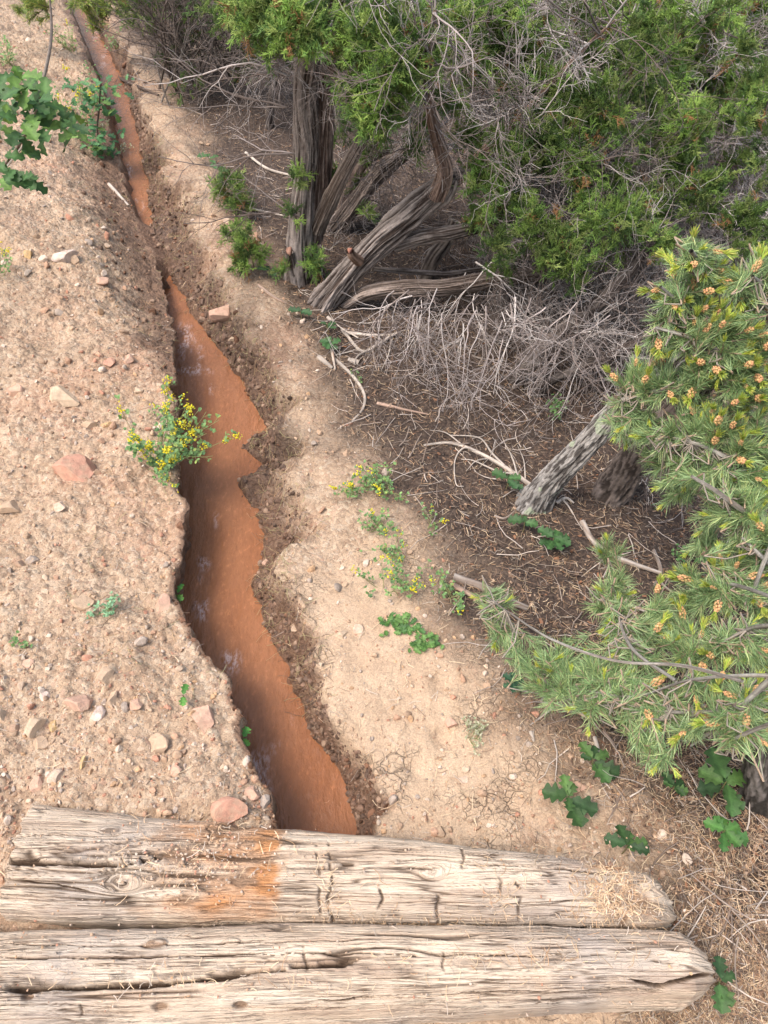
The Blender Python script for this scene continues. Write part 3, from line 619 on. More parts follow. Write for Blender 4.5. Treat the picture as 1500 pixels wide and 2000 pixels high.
timber(2, [(-300, 1808), (0, 1808), (200, 1806), (500, 1802), (600, 1800), (900, 1806), (1100, 1810), (1335, 1816), (1385, 1850), (1402, 1885)],
       [(-300, 2078), (0, 2060), (400, 2020), (700, 1992), (900, 1980), (1150, 1962), (1300, 1957), (1385, 1953), (1402, 1945)],
       [(310, 1838, .010), (455, 1838, .008)],
       [([(0, 1932), (150, 1930), (330, 1925), (480, 1905), (590, 1893), (700, 1880)], .0085, .028), ([(1230, 1915), (1290, 1925), (1340, 1915), (1395, 1900)], .006, .03), ([(0, 1868), (300, 1872), (600, 1866), (1000, 1872), (1180, 1868)], .003, .008), ([(600, 1960), (900, 1945), (1240, 1928)], .0028, .009), ([(0, 1838), (300, 1850), (700, 1842), (1100, 1838)], .002, .005)],
       [(560, 1805, 600, 1812, .3)],
       [(590, 1850, 1900, .004), (860, 1830, 1900, .002), (150, 1940, 1990, .003)],
       [(312, 1968, .015, .007, .010), (472, 1966, .013, .006, .010), (58, 1948, .010, .005, .012), (300, 1848, .020, .004, .003)],
       'lower and longer of the two weathered timbers, cracked grain with a split right end', -1.35, float(gxy(1402, 1895)[0]), 0.005, .19, 950)
def timber_top(i, x, y):
    xs, V, cy, ry_ = TIMBERS[i]; k = np.clip(((x-xs[0])/(xs[1]-xs[0])).astype(int), 0, len(xs)-1)
    t = np.clip((y-cy[k])/ry_[k], -.98, .98); return (0.0 if i == 1 else .005)-.095+.095*(1-np.abs(t)**3)**(1/3.)

# ------------------------------------------------------------------ litter: needles, twigs, flakes
def strips(acc, P, W_, col):
    """P (N,S,3) centre lines; flat slightly folded strips"""
    N_, Sg, _ = P.shape; T = norm(np.gradient(P, axis=1)); up = norm(rng.normal(size=(N_, 1, 3))*.6+np.array([0, 0, 1.])); s = norm(np.cross(T, up))*W_
    V = np.stack([P-s, P+s], 2); F = grid_faces(Sg, 2); F = (F[None]+(np.arange(N_)*Sg*2)[:, None, None]).reshape(-1, 4)
    acc.add(V.reshape(-1, 3), F, np.repeat(col, Sg*2, 0))
NP = np.array([(.48, .34, .22), (.38, .24, .145), (.26, .165, .11), (.20, .15, .12), (.42, .35, .29), (.56, .43, .29), (.14, .10, .08), (.30, .19, .13)])
def lay(n, y0, y1, keepf, L0, wd, acc, pal, lift=.004, bend=.6, follow=True):
    x, y = spread(n, y0, y1); k = keepf(x, y); x, y = x[k], y[k]; n = len(x); a = rng.uniform(0, 2*math.pi, n); b = rng.normal(size=n)*bend; L = L0*rng.uniform(.6, 1.25, n)
    ds = []; 
    pts = []
    for i, t in enumerate((-.5, 0, .5)):
        aa = a+b*t; xx = x+np.cos(aa)*L*t; yy = y+np.sin(aa)*L*t; pts.append(np.stack([xx, yy, H(xx, yy)+lift+rng.uniform(0, .006, n)], -1))
    P = np.stack(pts, 1); m = P[:, :, 2].max(1); P[:, :, 2] = np.maximum(P[:, :, 2], m[:, None]-.02)
    sc = np.clip(y/1.5, 1, 2.2)**.5
    strips(acc, P, (wd*sc)[:, None, None], pal[rng.integers(0, len(pal), n)]*rng.uniform(.7, 1.25, (n, 1)))
nl = Acc()
def kl(x, y): dt = x-XT(y)+.10*fbm(x*5, y*5, o=3, seed=90); return (x > XR(y)+.05)&(rng.random(len(x)) < sst(-.12, .12, dt)*.97+.03)
def kt(x, y): return (x > XR(y)+.05)&(x-XT(y)+.08*vn(x*6, y*6, seed=91) > 0)
lay(125000, .16, 8, kl, .026, .00062, nl, NP*.82)
lay(20000, .12, 1.0, lambda x, y: x-XT(y) > -.03, .03, .0006, nl, NP[[0, 5, 1, 2, 7]]*.85)
lay(2500, .4, 5, lambda x, y: (x < XL(y))|((x > XR(y)+.02)&(x < XT(y))), .035, .0006, nl, NP[[0, 4, 5]])
lay(26000, 1.3, 7, lambda x, y: (x > XR(y)+mudw(y)*.6)&(x < XT(y)+.05)&(rng.random(len(x)) < .35+.5*vn(x*6, y*6, seed=93)), .028, .0006, nl, NP[[0, 1, 2, 3, 4, 7]]*.9)
lay(15000, 2.0, 8, lambda x, y: (x < XL(y)-.01)&(rng.random(len(x)) < .25+.5*vn(x*5, y*5, seed=94)+leftwet(x, y)), .028, .0006, nl, NP[[1, 2, 3, 7]])
tag(nl.build('needle_litter', M_LIT, smooth=False), 'brown and tan fallen pine needles carpeting the slope', 'needle litter', kind='stuff')
fl = Acc(); x, y = spread(26000, .25, 7); k = kt(x, y); x, y = x[k], y[k]; n_ = len(x)
bv, bf = rock_shape(0, 5, 3, .2); s = rng.uniform(.003, .010, n_); p = ground_s(x, y); p[:, 2] += .003
scatter(fl, bv*np.array([1, .7, .22]), bf, p, rots(n_, .35), s[:, None]*rng.uniform(.6, 1.3, (n_, 3)), np.array([(.10, .065, .05), (.2, .13, .09), (.33, .23, .16), (.24, .12, .07), (.06, .04, .03)])[rng.integers(0, 5, n_)])
tag(fl.build('bark_litter', M_LIT, smooth=False), 'dark bark flakes and crumbs among the fallen needles', 'bark litter', kind='stuff')
tl = Acc(); x, y = spread(9500, .3, 8); k = kt(x, y)&(rng.random(len(x)) < .25+.75*sst(1.2, 2.2, y)); x, y = x[k], y[k]; n_ = len(x)
a = rng.uniform(0, 2*math.pi, n_); L = rng.uniform(.04, .16, n_); p = ground_s(x, y); p[:, 2] += .008
P = walk(p, np.stack([np.cos(a), np.sin(a), rng.normal(size=n_)*.12], -1), L, 5, .16); P[:, :, 2] = np.maximum(P[:, :, 2], H(P[:, :, 0], P[:, :, 1])+.002)
V, F, C = tubes(P, (rng.uniform(.0008, .0024, n_)[:, None]*np.linspace(1, .5, 5)[None]), 4, np.array([(.42, .36, .32), (.30, .24, .2), (.20, .15, .12), (.5, .42, .36)])[rng.integers(0, 4, n_)])
tl.add(V, F, C); tag(tl.build('twig_litter', M_TWIG), 'thin gray broken twigs strewn over the forest floor', 'twig litter', kind='stuff')
# needles caught on the timbers
tn = Acc()
for (cx_, cy_, sx, sy_, q, ti) in ((1190, 1735, 36, 34, 420, 1), (1215, 1788, 50, 12, 220, 1), (840, 1790, 110, 9, 260, 1), (655, 1788, 70, 12, 120, 1), (330, 1690, 90, 40, 50, 1), (490, 1660, 60, 40, 40, 1), (1000, 1740, 250, 50, 50, 1),
                               (975, 1770, 20, 25, 50, 1), (400, 1915, 180, 14, 60, 2), (1100, 1840, 180, 25, 60, 2), (800, 1900, 350, 50, 40, 2), (640, 1750, 14, 40, 45, 1), (1000, 1880, 120, 12, 60, 2)):
    ux = rng.normal(cx_, sx, q); uy = rng.normal(cy_, sy_, q); gx_, gy_ = gxy(ux, uy); a = rng.uniform(0, 2*math.pi, q); b = rng.normal(size=q)*.5; L = rng.uniform(.010, .030, q); pts = []
    zz = timber_top(ti, gx_, gy_)
    for t in (-.5, -.17, .17, .5):
        aa = a+b*t; pts.append(np.stack([gx_+np.cos(aa)*L*t, gy_+np.sin(aa)*L*t, zz+.004+.003*rng.random(q)], -1))
    strips(tn, np.stack(pts, 1), .0006, (NP[[0, 5, 0, 1, 4]])[rng.integers(0, 5, q)]*rng.uniform(.85, 1.3, (q, 1)))
bv, bf = rock_shape(0, 8, 3, .2); q = 900; ux = np.concatenate([rng.normal(370, 90, q//2), rng.uniform(0, 1350, q//2)]); uy = np.concatenate([rng.normal(1680, 45, q//2), rng.uniform(1600, 1980, q//2)])
gx_, gy_ = gxy(ux, uy); ti = uy > 1804; zz = np.where(ti, timber_top(2, gx_, gy_), timber_top(1, gx_, gy_))
scatter(tn, bv, bf, np.stack([gx_, gy_, zz+.002], -1), rots(q), rng.uniform(.001, .0035, (q, 1))*rng.uniform(.6, 1.2, (q, 3)), PAL[rng.integers(0, len(PAL), q)])
tag(tn.build('timber_litter', M_LIT, smooth=False), 'golden pine needles and grit lying on the timbers', 'needle litter', kind='stuff')

# ------------------------------------------------------------------ sticks on the ground
GR = (.33, .285, .25); PG = (.44, .375, .32); BR = (.20, .15, .12); PK = (.38, .26, .20); DK = (.13, .095, .075)
def bark(acc, pts, radii, colA, colB, k=28, step=.006, str_=.12, seed=1, fib=26, flat=None, k0=1.0, plate=0):
    if k >= 40: k = int(k*2.2); fib = fib*2.0
    else: pass
    P = np.asarray(pts, float); Lt = np.sum(np.linalg.norm(np.diff(P, axis=0), axis=1)); n_ = max(8, int(Lt/step)); C_ = catmull(P, n_)
    r = np.interp(np.linspace(0, 1, n_), np.linspace(0, 1, len(radii)), radii); T = norm(np.gradient(C_, axis=0))
    nrm = np.zeros_like(T); a0 = np.array([0, 1., 0.]) if abs(T[0, 1]) < .8 else np.array([1., 0, 0]); cur = norm(np.cross(T[0], a0))
    for i in range(n_): cur = norm(cur-T[i]*np.dot(cur, T[i])); nrm[i] = cur
    b = np.cross(T, nrm); a = np.arange(k)*2*math.pi/k; s = np.linspace(0, Lt, n_)[:, None]; A = a[None]+.9*s+.25*vn(s*6, s*0, seed=seed)
    ux, uy = np.cos(A)*fib/6.28, np.sin(A)*fib/6.28
    sf = 7 if not plate else plate
    f1 = fbm(ux, uy, s*sf+0*ux, o=3, seed=seed, g=.65); f2 = fbm(ux*.25, uy*.25, s*3+0*ux, o=3, seed=seed+9); f3 = vn(ux*2.2, uy*2.2, s*25+0*ux, seed=seed+3)
    rr = r[:, None]*(1+str_*1.6*f1+.22*f2+str_*.5*f3)
    V = C_[:, None]+rr[..., None]*(np.cos(a)[None, :, None]*nrm[:, None]+np.sin(a)[None, :, None]*b[:, None])
    t = np.clip(.52+(4.2 if plate else 2.3)*f1+.5*f3, 0, 1)[..., None]; g2 = np.clip(.5+1.6*f2, 0, 1)[..., None]
    C = (np.array(colB)*(1-t)+np.array(colA)*t)*(.75+.5*g2)
    acc.add(V.reshape(-1, 3), grid_faces(n_, k, True), C.reshape(-1, 3))
    return C_, r
def gpts(pl, lift=.006):
    out = []
    for q in pl: p = ground(q[0], q[1]).copy(); p[2] += lift+(q[2] if len(q) > 2 else 0); out.append(p)
    return np.array(out)
def stick(pl, wpx, cols, label, name='fallen_branch', branches=(), cat='branch', seed=0, str_=.10):
    P = gpts(pl); dep = P[:, 1]*CP-(P[:, 2]-CAM[2])*SP; r = wpx*dep.mean()/FPX*.5
    acc = Acc(); bark(acc, P, [r, r*.95, r*.75, r*.5], cols[0], cols[1], 12, .008, str_, 500+seed, 10)
    o = thing(name, label, cat, P[0], 'dead branches lying on the ground') if branches else None
    if not branches:
        o = acc.build(name, M_TWIG, origin=P[0]); return tag(o, label, cat, 'dead branches lying on the ground')
    acc.build('stem', M_TWIG, o)
    for bl, bw in branches:
        Q = gpts(bl, .012); a2 = Acc(); rr = bw*dep.mean()/FPX*.5; bark(a2, Q, [rr, rr*.7, rr*.35], cols[0], cols[1], 7, .01, .08, 600+seed, 8); a2.build('side_twig', M_TWIG, o)
    return o
stick([(652, 702), (690, 738), (711, 772), (709, 800), (688, 826)], 8, (PG, GR), 'pale curved stick shaped like a hook on bare soil', seed=1)
stick([(623, 700), (650, 722)], 12, (PG, GR), 'short thick pale stick above the hooked stick', seed=2)
stick([(648, 690, .02), (655, 725)], 7, (PG, PK), 'stubby stick crossing the short thick pale one', seed=3)
stick([(736, 790), (780, 800), (836, 812)], 7, (PK, BR), 'straight brownish stick in the litter below the hanging twigs', seed=4)
stick([(1035, 950), (985, 915), (930, 885), (880, 868), (828, 872)], 9, (PG, GR), 'branched pale dead bough resting beside the lichen trunk', seed=5,
      branches=[([(930, 885), (905, 880), (888, 905), (890, 950), (905, 955)], 4), ([(985, 915), (960, 890), (935, 860), (880, 855)], 5), ([(1010, 935), (1000, 900), (985, 870)], 4), ([(1000, 930), (970, 925), (925, 905), (900, 902)], 4), ([(960, 900), (930, 905), (910, 925)], 3), ([(1025, 940), (1022, 905), (1010, 875)], 3), ([(900, 872), (870, 850), (840, 845)], 3)])
stick([(640, 622), (675, 655), (712, 690), (760, 660), (775, 655)], 7, (PG, GR), 'bleached dead branch with many side twigs at the juniper foot', seed=6,
      branches=[([(675, 655), (740, 660), (782, 655)], 7), ([(775, 655), (735, 680), (700, 700), (692, 718)], 6), ([(765, 668), (758, 700), (745, 728)], 4), ([(700, 665), (660, 640), (640, 610)], 3), ([(690, 690), (650, 700)], 3), ([(740, 672), (720, 690), (690, 688)], 3)])
stick([(700, 712), (680, 704)], 12, (PG, GR), 'stubby pale log end below the bleached branch', seed=7)
stick([(885, 1132), (940, 1148), (985, 1170), (1030, 1190)], 22, (GR, DK), 'thick splintered gray log with loose bark strips', name='rotten_log', cat='log', seed=8, str_=.22)
stick([(886, 1146), (915, 1162), (942, 1176)], 10, (PK, BR), 'pinkish stick lying along the splintered gray log', seed=9)
stick([(1135, 1022), (1158, 1060), (1195, 1088), (1240, 1105), (1290, 1122)], 13, (GR, BR), 'long bent branch curving below the lichen trunk', seed=10)
stick([(1275, 1078), (1288, 1110), (1290, 1140), (1312, 1160)], 8, (GR, BR), 'crooked gray stick right of the long bent branch', seed=11,
      branches=[([(1288, 1135), (1275, 1145), (1282, 1152)], 4)])
stick([(1290, 1228), (1308, 1222), (1325, 1216)], 9, (PG, GR), 'short bleached stick among pinyon sprays', seed=12)
stick([(1293, 1205), (1310, 1196), (1318, 1212), (1328, 1230)], 6, (PG, GR), 'forked bleached twig above the short bleached stick', seed=13)
stick([(1118, 1300), (1085, 1335), (1055, 1372)], 9, (GR, BR), 'slanting gray dead stick at the edge of the silt', seed=14)
stick([(1100, 1312), (1055, 1335), (1022, 1362)], 8, (GR, BR), 'second slanting stick crossing just above the first', seed=15)
stick([(1085, 1380), (1062, 1398), (1035, 1418)], 6, (PG, GR), 'short pale splinter pointing at the dry silt', seed=16)
stick([(1160, 1442), (1166, 1462), (1172, 1482)], 9, (PG, GR), 'short pale peg-like stick above the oak seedlings', seed=17)
stick([(1178, 1430), (1200, 1460), (1202, 1492)], 5, (PK, BR), 'thin arched twig right of the peg-like stick', seed=18)
stick([(1036, 1430), (1042, 1450)], 9, (PG, GR), 'tiny pale stub on the edge of the bare soil', seed=19)
stick([(218, 142), (240, 158), (272, 172), (310, 188)], 7, (DK, (.05, .035, .03)), 'blackened twig sticking out over the far water', seed=20, branches=[([(255, 165), (285, 165), (305, 160)], 3)])
stick([(213, 362), (232, 382), (252, 404)], 7, (PG, GR), 'pale stick lying on the left bank by the far pool', seed=21)
stick([(1330, 1590), (1385, 1660), (1420, 1730), (1435, 1780)], 4, (GR, BR), 'long thin twig trailing down from the oak leaves', seed=22)
stick([(1060, 1300), (1125, 1290)], 5, (GR, BR), 'thin gray twig half hidden by pinyon needles', seed=23)
stick([(1245, 1330), (1330, 1345), (1390, 1360)], 6, (GR, DK), 'gray branch lying under the lower pinyon', seed=24)
stick([(965, 1010), (985, 1015), (1005, 1000)], 5, (GR, BR), 'small twig left of the lichen trunk foot', seed=25)
stick([(1085, 985), (1105, 975), (1120, 985)], 6, (PG, GR), 'pale twig at the foot of the lichen trunk', seed=26, branches=[([(1095, 978), (1108, 992), (1118, 1010)], 4)])
stick([(1210, 1180), (1250, 1192), (1275, 1205)], 7, (PG, PK), 'cream broken stick on the steep litter', seed=27)
stick([(885, 605+70), (930, 700), (990, 708)], 5, (GR, BR), 'gray stick beneath the hanging dead twigs', seed=28)
stick([(480, 300), (520, 330), (570, 345), (600, 350)], 5, (PG, GR), 'pale twig reaching left from the upright trunk', seed=29)
stick([(460, 405), (500, 412), (560, 425)], 5, (PG, GR), 'pale thin branch on the slope left of the trunk', seed=30)
stick([(505, 560), (540, 585), (575, 602)], 6, (PK, BR), 'brown stick lying beneath the upright trunk', seed=31)
stick([(1460, 1520), (1420, 1570), (1330, 1575)], 6, (GR, BR), 'gray twig behind the large oak leaves', seed=32)

# ------------------------------------------------------------------ junipers
JG = [(.19, .31, .065), (.145, .25, .06), (.095, .17, .05), (.24, .36, .08), (.29, .37, .11)]
def spray_shape(seed, L=.036):
    """one juniper spray: forking cords, as thin three-sided tubes along +X"""
    global rng
    keep = rng; rng = np.random.default_rng(seed)
    p0 = np.zeros((1, 3)); P0 = walk(p0, np.array([[1., 0, .1]]), np.array([L]), 5, .14); R0 = np.full((1, 5), .0014)
    p1, d1, L1, r1 = kids(P0, R0, 9, .1, 1, .8, (.4, .75)); P1 = walk(p1, d1, L1, 4, .15); R1 = np.full((9, 4), .0012)
    p2, d2, L2, r2 = kids(P1, R1, 4, .2, 1, .8, (.35, .6)); P2 = walk(p2, d2, np.maximum(L2, .008), 3, .18)
    vs = []; fs = []; n_ = 0
    for P, r in ((P0, .0011), (P1, .0011), (P2, .0010)):
        R = np.broadcast_to(np.linspace(1, .55, P.shape[1])*r, P.shape[:2]); V, F, _ = tubes(P, R, 3); vs.append(V); fs.append(F+n_); n_ += len(V)
    rng = keep
    return np.concatenate(vs), np.concatenate(fs)
SPR = [spray_shape(1000+i) for i in range(7)]
def frame_from(d):
    d = norm(d); q = rand_unit(len(d)); n_ = norm(np.cross(d, q)); b = np.cross(d, n_); return np.stack([d, n_, b], -1)
def foliage(acc, cen, rad_, n_, bright=1.0, scale=1.0, shell=True, droop=.2, tint=None, squash=.75):
    n_ = int(n_*1.35); rad_ = rad_*.88
    """many sprays spread through a lumpy ball"""
    nc = max(4, n_//13); u = rand_unit(nc); rr = rng.uniform(.35, 1.0, (nc, 1))
    c = cen+u*rr*rad_*np.array([1, 1, squash]); idx = rng.integers(0, nc, n_)
    pos = c[idx]+rng.normal(size=(n_, 3))*min(rad_*.22, .026); d = norm(pos-cen+np.array([0, 0, .25*rad_]))*.7+rand_unit(n_)*.8+np.array([0, 0, .15])
    ctone = rng.uniform(.5, 1.3, nc)[idx][:, None]; base = np.array(JG)[rng.integers(0, len(JG) if tint is None else 3, n_)]
    col = base*ctone*bright*rng.uniform(.8, 1.2, (n_, 1)); br = rng.random(n_) < .03; col[br] = (.34, .18, .08)
    s = rng.uniform(.75, 1.35, n_)*scale; R = frame_from(d)
    for v in range(len(SPR)):
        sel = np.arange(n_) % len(SPR) == v
        if sel.any(): scatter(acc, SPR[v][0], SPR[v][1], pos[sel], R[sel], np.repeat(s[sel, None], 3, 1), col[sel])
    return c
TG = np.array([(.28, .24, .228), (.36, .318, .302), (.19, .158, .145), (.45, .405, .38), (.11, .085, .075), (.16, .13, .118)])
def clear_of(P):
    m = P.mean(1); return ~((m[:, 0] > -.42)&(m[:, 0] < .40)&(m[:, 1] < 2.98)&(m[:, 2] < .47)&(m[:, 2] > 1.55-.615*m[:, 1]))
def twigs(acc, starts, dirs, L, r, per2=7, per3=4, wig=.2, grav=-.03, cols=TG):
    n_ = len(starts); P = walk(starts, dirs, L, 9, wig, grav); R = r[:, None]*np.linspace(1, .35, 9)[None]
    c = cols[rng.integers(0, len(cols), n_)]*rng.uniform(.8, 1.15, (n_, 1)); ok = clear_of(P); P, R, c = P[ok], R[ok], c[ok]
    if not len(P): return
    V, F, C = tubes(P, R, 5, c); acc.add(V, F, C)
    p, d, L2, r2 = kids(P, R, per2, .15, 1, .95, (.3, .65)); P2 = walk(p, d, L2, 7, wig*1.1, grav*1.3); R2 = np.maximum(r2, .0010)[:, None]*np.linspace(1, .45, 7)[None]
    c2 = np.repeat(c, per2, 0)*rng.uniform(.85, 1.15, (len(p), 1)); ok = clear_of(P2)|(rng.random(len(P2)) < .10); P2, R2, c2 = P2[ok], R2[ok], c2[ok]; V, F, C = tubes(P2, R2, 4, c2); acc.add(V, F, C)
    if per3 and len(P2):
        p, d, L3, r3 = kids(P2, R2, per3, .2, 1, .95, (.3, .65)); P3 = walk(p, d, L3, 5, wig*1.2, grav*1.3); R3 = np.maximum(r3*.9, .0008)[:, None]*np.linspace(1, .6, 5)[None]
        V, F, C = tubes(P3, R3, 3, np.repeat(c2, per3, 0)*rng.uniform(.85, 1.2, (len(p), 1))); acc.add(V, F, C)
    return P
def pY(pl):
    return np.array([at_y(q[0], q[1], q[2]) for q in pl])
def rpx(P, w): 
    dep = P[:, 1]*CP-(P[:, 2]-CAM[2])*SP; return np.array(w)*dep[np.linspace(0, len(P)-1, len(w)).astype(int)]/FPX*.5
GB1, GB2 = (.26, .22, .20), (.05, .036, .03)
def limb(parent, name, P, w, seed, colA=GB1, colB=GB2, k=44, str_=.16, step=.0055, fib=22):
    a_ = Acc(); C_, r = bark(a_, P, rpx(P, w), colA, colB, k, step, str_, seed, fib); a_.build(name, M_BARK, parent); return C_
def limb_twigs(acc, C_list, n_, Lr, r0, **kw):
    C_ = np.concatenate(C_list); i = rng.integers(0, len(C_), n_); st = C_[i]; d = rand_unit(n_)+kw.pop('bias', np.zeros(3)); twigs(acc, st, d, rng.uniform(*Lr, n_), rng.uniform(.5, 1, n_)*r0, **kw)

def base_at(px, py): return ground(px, py)
def lowerP(P, k=0):
    P = P.copy(); P[k, 2] = H(P[k, 0], P[k, 1])-.03; return P
# upright twin-stemmed juniper -------------------------------------------------
b = base_at(592, 545); Yb = b[1]
jt = thing('juniper_tree', 'upright juniper with straight shaggy gray trunk beside the ditch bank', 'tree', b, 'junipers')
P = lowerP(pY([(590, 555, Yb), (588, 470, Yb), (594, 350, Yb), (597, 230, Yb+.03), (600, 120, Yb+.06), (612, 0, Yb+.08), (620, -120, Yb+.1)]))
c1 = limb(jt, 'trunk', P, [62, 48, 46, 48, 48, 44, 36], 701)
P = pY([(612, 470, Yb+.02), (622, 380, Yb+.03), (630, 280, Yb+.05), (632, 180, Yb+.08), (650, 60, Yb+.12), (655, -60, Yb+.15)])
c2 = limb(jt, 'branch', P, [34, 44, 40, 42, 40, 36], 702, (.24, .185, .16), (.07, .045, .036))
P = pY([(618, 450, Yb), (645, 390, Yb-.02), (678, 325, Yb-.03), (712, 265, Yb), (745, 215, Yb+.05)])
c3 = limb(jt, 'branch', P, [30, 30, 26, 22, 18], 703, (.26, .21, .18), (.07, .05, .04))
P = pY([(578, 540, Yb-.03), (570, 515, Yb-.05), (566, 492, Yb-.07)]); a_ = Acc(); bark(a_, lowerP(P), rpx(P, [26, 20, 15]), GB1, GB2, 24, .006, .12, 704, 18); stb = a_.build('branch_stub', M_BARK, jt)
a_ = Acc(); bv, bf = rock_shape(2, 11, 6, .08); top = P[-1]; a_.add(bv*np.array([.014, .012, .024])+top+np.array([0, -.004, .008]), bf, np.tile([.34, .19, .14], (len(bv), 1))); a_.build('cut_face', M_BARK, stb)
tw = Acc(); limb_twigs(tw, [c1[-70:], c2[-60:], c3[-20:]], 80, (.15, .45), .0035, per2=6, per3=4); limb_twigs(tw, [c3[:60]], 8, (.1, .22), .0018, per2=4, per3=2, bias=np.array([.3, .8, .2]))
for q in [(560, 148, Yb-.1, -1, 0), (560, 210, Yb-.1, -1, 0), (590, 425, Yb-.1, -1, 0), (575, 300, Yb-.05, -1, 0)]:
    s = at_y(q[0], q[1], q[2])[None]; twigs(tw, np.repeat(s, 2, 0), np.array([[-1, -.1, .15], [-1, .2, .0]]), np.array([.5, .4]), np.array([.004, .003]), 6, 3, .16)
tw.build('dead_twigs', M_TWIG, jt)
fo = Acc()
for (px, py, Y, r_, n_, br) in [(535, 20, 2.75, 85, 400, 1.1), (585, 55, 2.6, 55, 240, 1.15), (495, 10, 3.0, 60, 220, .9), (650, -20, 2.8, 60, 160, 1.0), (735, 60, 2.6, 75, 380, 1.2), (755, 150, 2.5, 62, 340, 1.25), (740, 230, 2.5, 45, 200, 1.15), (700, 190, 2.55, 40, 130, 1.2),
                              (800, 90, 2.6, 70, 300, 1.1), (690, 95, 2.7, 40, 120, 1.0), (612, 500, Yb-.10, 26, 44, 1.0), (578, 350, Yb-.1, 12, 14, .95), (574, 420, Yb-.1, 12, 12, .95), (650, 340, Yb+.2, 22, 26, .8), (556, 528, Yb-.12, 14, 14, .9), (622, 560, Yb+.02, 22, 24, .7)]:
    c = at_y(px, py, Y); dep = Y*CP-(c[2]-CAM[2])*SP; foliage(fo, c, r_*.86*dep/FPX, int(n_*.8), br)
fo.build('foliage', M_JUN, jt)
# leaning juniper ------------------------------------------------------------------
b = base_at(632, 592); Yb = b[1]
jl = thing('juniper_tree', 'leaning juniper with thick slanting shaggy trunk and wide low canopy', 'tree', b, 'junipers')
P = lowerP(pY([(622, 590, Yb), (655, 562, Yb), (700, 512, Yb), (760, 455, Yb), (815, 405, Yb), (862, 368, Yb-.02), (882, 340, Yb-.03)]))
t1 = limb(jl, 'trunk', P, [60, 48, 46, 52, 52, 48, 30], 711, k=60)
P = pY([(852, 385, Yb-.04), (868, 340, Yb-.06), (862, 300, Yb-.06), (848, 250, Yb-.08), (838, 190, Yb-.1), (836, 110, Yb-.1), (850, 20, Yb-.1)])
t2 = limb(jl, 'branch', P, [32, 30, 27, 22, 17, 12, 6], 712, (.27, .19, .15), (.08, .05, .04))
P = pY([(862, 375, Yb), (905, 340, Yb), (950, 292, Yb+.02), (1010, 235, Yb+.05), (1070, 170, Yb+.1), (1140, 95, Yb+.15), (1200, 40, Yb+.2)])
t3 = limb(jl, 'branch', P, [24, 20, 18, 15, 11, 7, 3], 713, (.34, .23, .18), (.10, .06, .045))
P = pY([(770, 478, Yb+.02), (830, 462, Yb), (880, 455, Yb-.02), (950, 440, Yb), (1020, 430, Yb+.02), (1090, 412, Yb+.05), (1165, 390, Yb+.1)])
t4 = limb(jl, 'branch', P, [26, 28, 28, 24, 20, 18, 14], 714)
P = lowerP(pY([(660, 585, Yb+.02), (720, 572, Yb-.02), (800, 562, Yb-.03), (860, 562, Yb-.03), (930, 552, Yb), (1000, 542, Yb), (1080, 533, Yb+.02)]))
t5 = limb(jl, 'branch', P, [24, 28, 30, 28, 32, 30, 24], 715, (.27, .215, .185), (.07, .05, .04))
P = pY([(730, 525, Yb+.1), (800, 530, Yb+.1), (870, 535, Yb+.12), (940, 525, Yb+.15)]); t6 = limb(jl, 'branch', P, [9, 11, 10, 7], 716, k=16)
P = pY([(882, 345, Yb), (950, 330, Yb), (1040, 322, Yb+.05), (1140, 318, Yb+.1), (1240, 318, Yb+.15)]); t7 = limb(jl, 'branch', P, [26, 18, 15, 13, 9], 717, k=20)
P = pY([(702, 510, Yb-.06), (688, 498, Yb-.09), (684, 490, Yb-.1)]); a_ = Acc(); bark(a_, P, rpx(P, [22, 18, 15]), (.3, .2, .15), (.1, .06, .04), 20, .005, .1, 718, 14); stb = a_.build('branch_stub', M_BARK, jl)
a_ = Acc(); bv, bf = rock_shape(2, 12, 6, .08); a_.add(bv*np.array([.012, .012, .014])+P[-1], bf, np.tile([.32, .15, .11], (len(bv), 1))); a_.build('cut_face', M_BARK, stb)
tw = Acc()
limb_twigs(tw, [t2[-70:], t3[60:], t4[70:], t7[50:], t7[50:]], 150, (.18, .55), .0042, per2=7, per3=5, grav=-.02)
limb_twigs(tw, [t5[60:], t4[60:], t6], 46, (.12, .35), .0025, per2=6, per3=3, bias=np.array([.2, .5, -.3]))
# hanging fans of bare pale twigs
n_ = 74; px = rng.uniform(900, 1270, n_); py = rng.uniform(400, 640, n_); st = at_y(px, py, rng.uniform(2.45, 3.1, n_)); d = np.stack([rng.normal(-.15, .6, n_), rng.normal(-.35, .3, n_), rng.normal(-.55, .35, n_)], -1)
st[:, 2] = np.maximum(st[:, 2], H(st[:, 0], st[:, 1])+.12)
twigs(tw, st, d, rng.uniform(.2, .5, n_), rng.uniform(.0025, .005, n_), 7, 4, .16, -.03, TG*1.1)
n_ = 640; px = rng.uniform(950, 1490, n_); py = rng.uniform(30, 540, n_); st = at_y(px, py, 2.50+(540-py)/540*.75+rng.uniform(0, .7, n_))
twigs(tw, st, rand_unit(n_)*np.array([1, .6, .7])+np.array([.25, .1, 0]), rng.uniform(.15, .45, n_), rng.uniform(.0016, .0042, n_), 8, 5, .2, -.02, TG*1.12)
n_ = 95; px = rng.uniform(760, 1250, n_); py = 560+rng.uniform(0, 1, n_)*(60+150*(px-760)/490); st = at_y(px, py, rng.uniform(2.0, 2.6, n_)); st[:, 2] = np.maximum(st[:, 2], H(st[:, 0], st[:, 1])+.05)
twigs(tw, st, np.stack([rng.normal(-.25, .5, n_), rng.normal(-.5, .3, n_), rng.normal(-.35, .2, n_)], -1), rng.uniform(.15, .42, n_), rng.uniform(.0015, .0034, n_), 5, 3, .16, -.02, TG*1.2)
tw.build('dead_twigs', M_TWIG, jl)
fo = Acc()
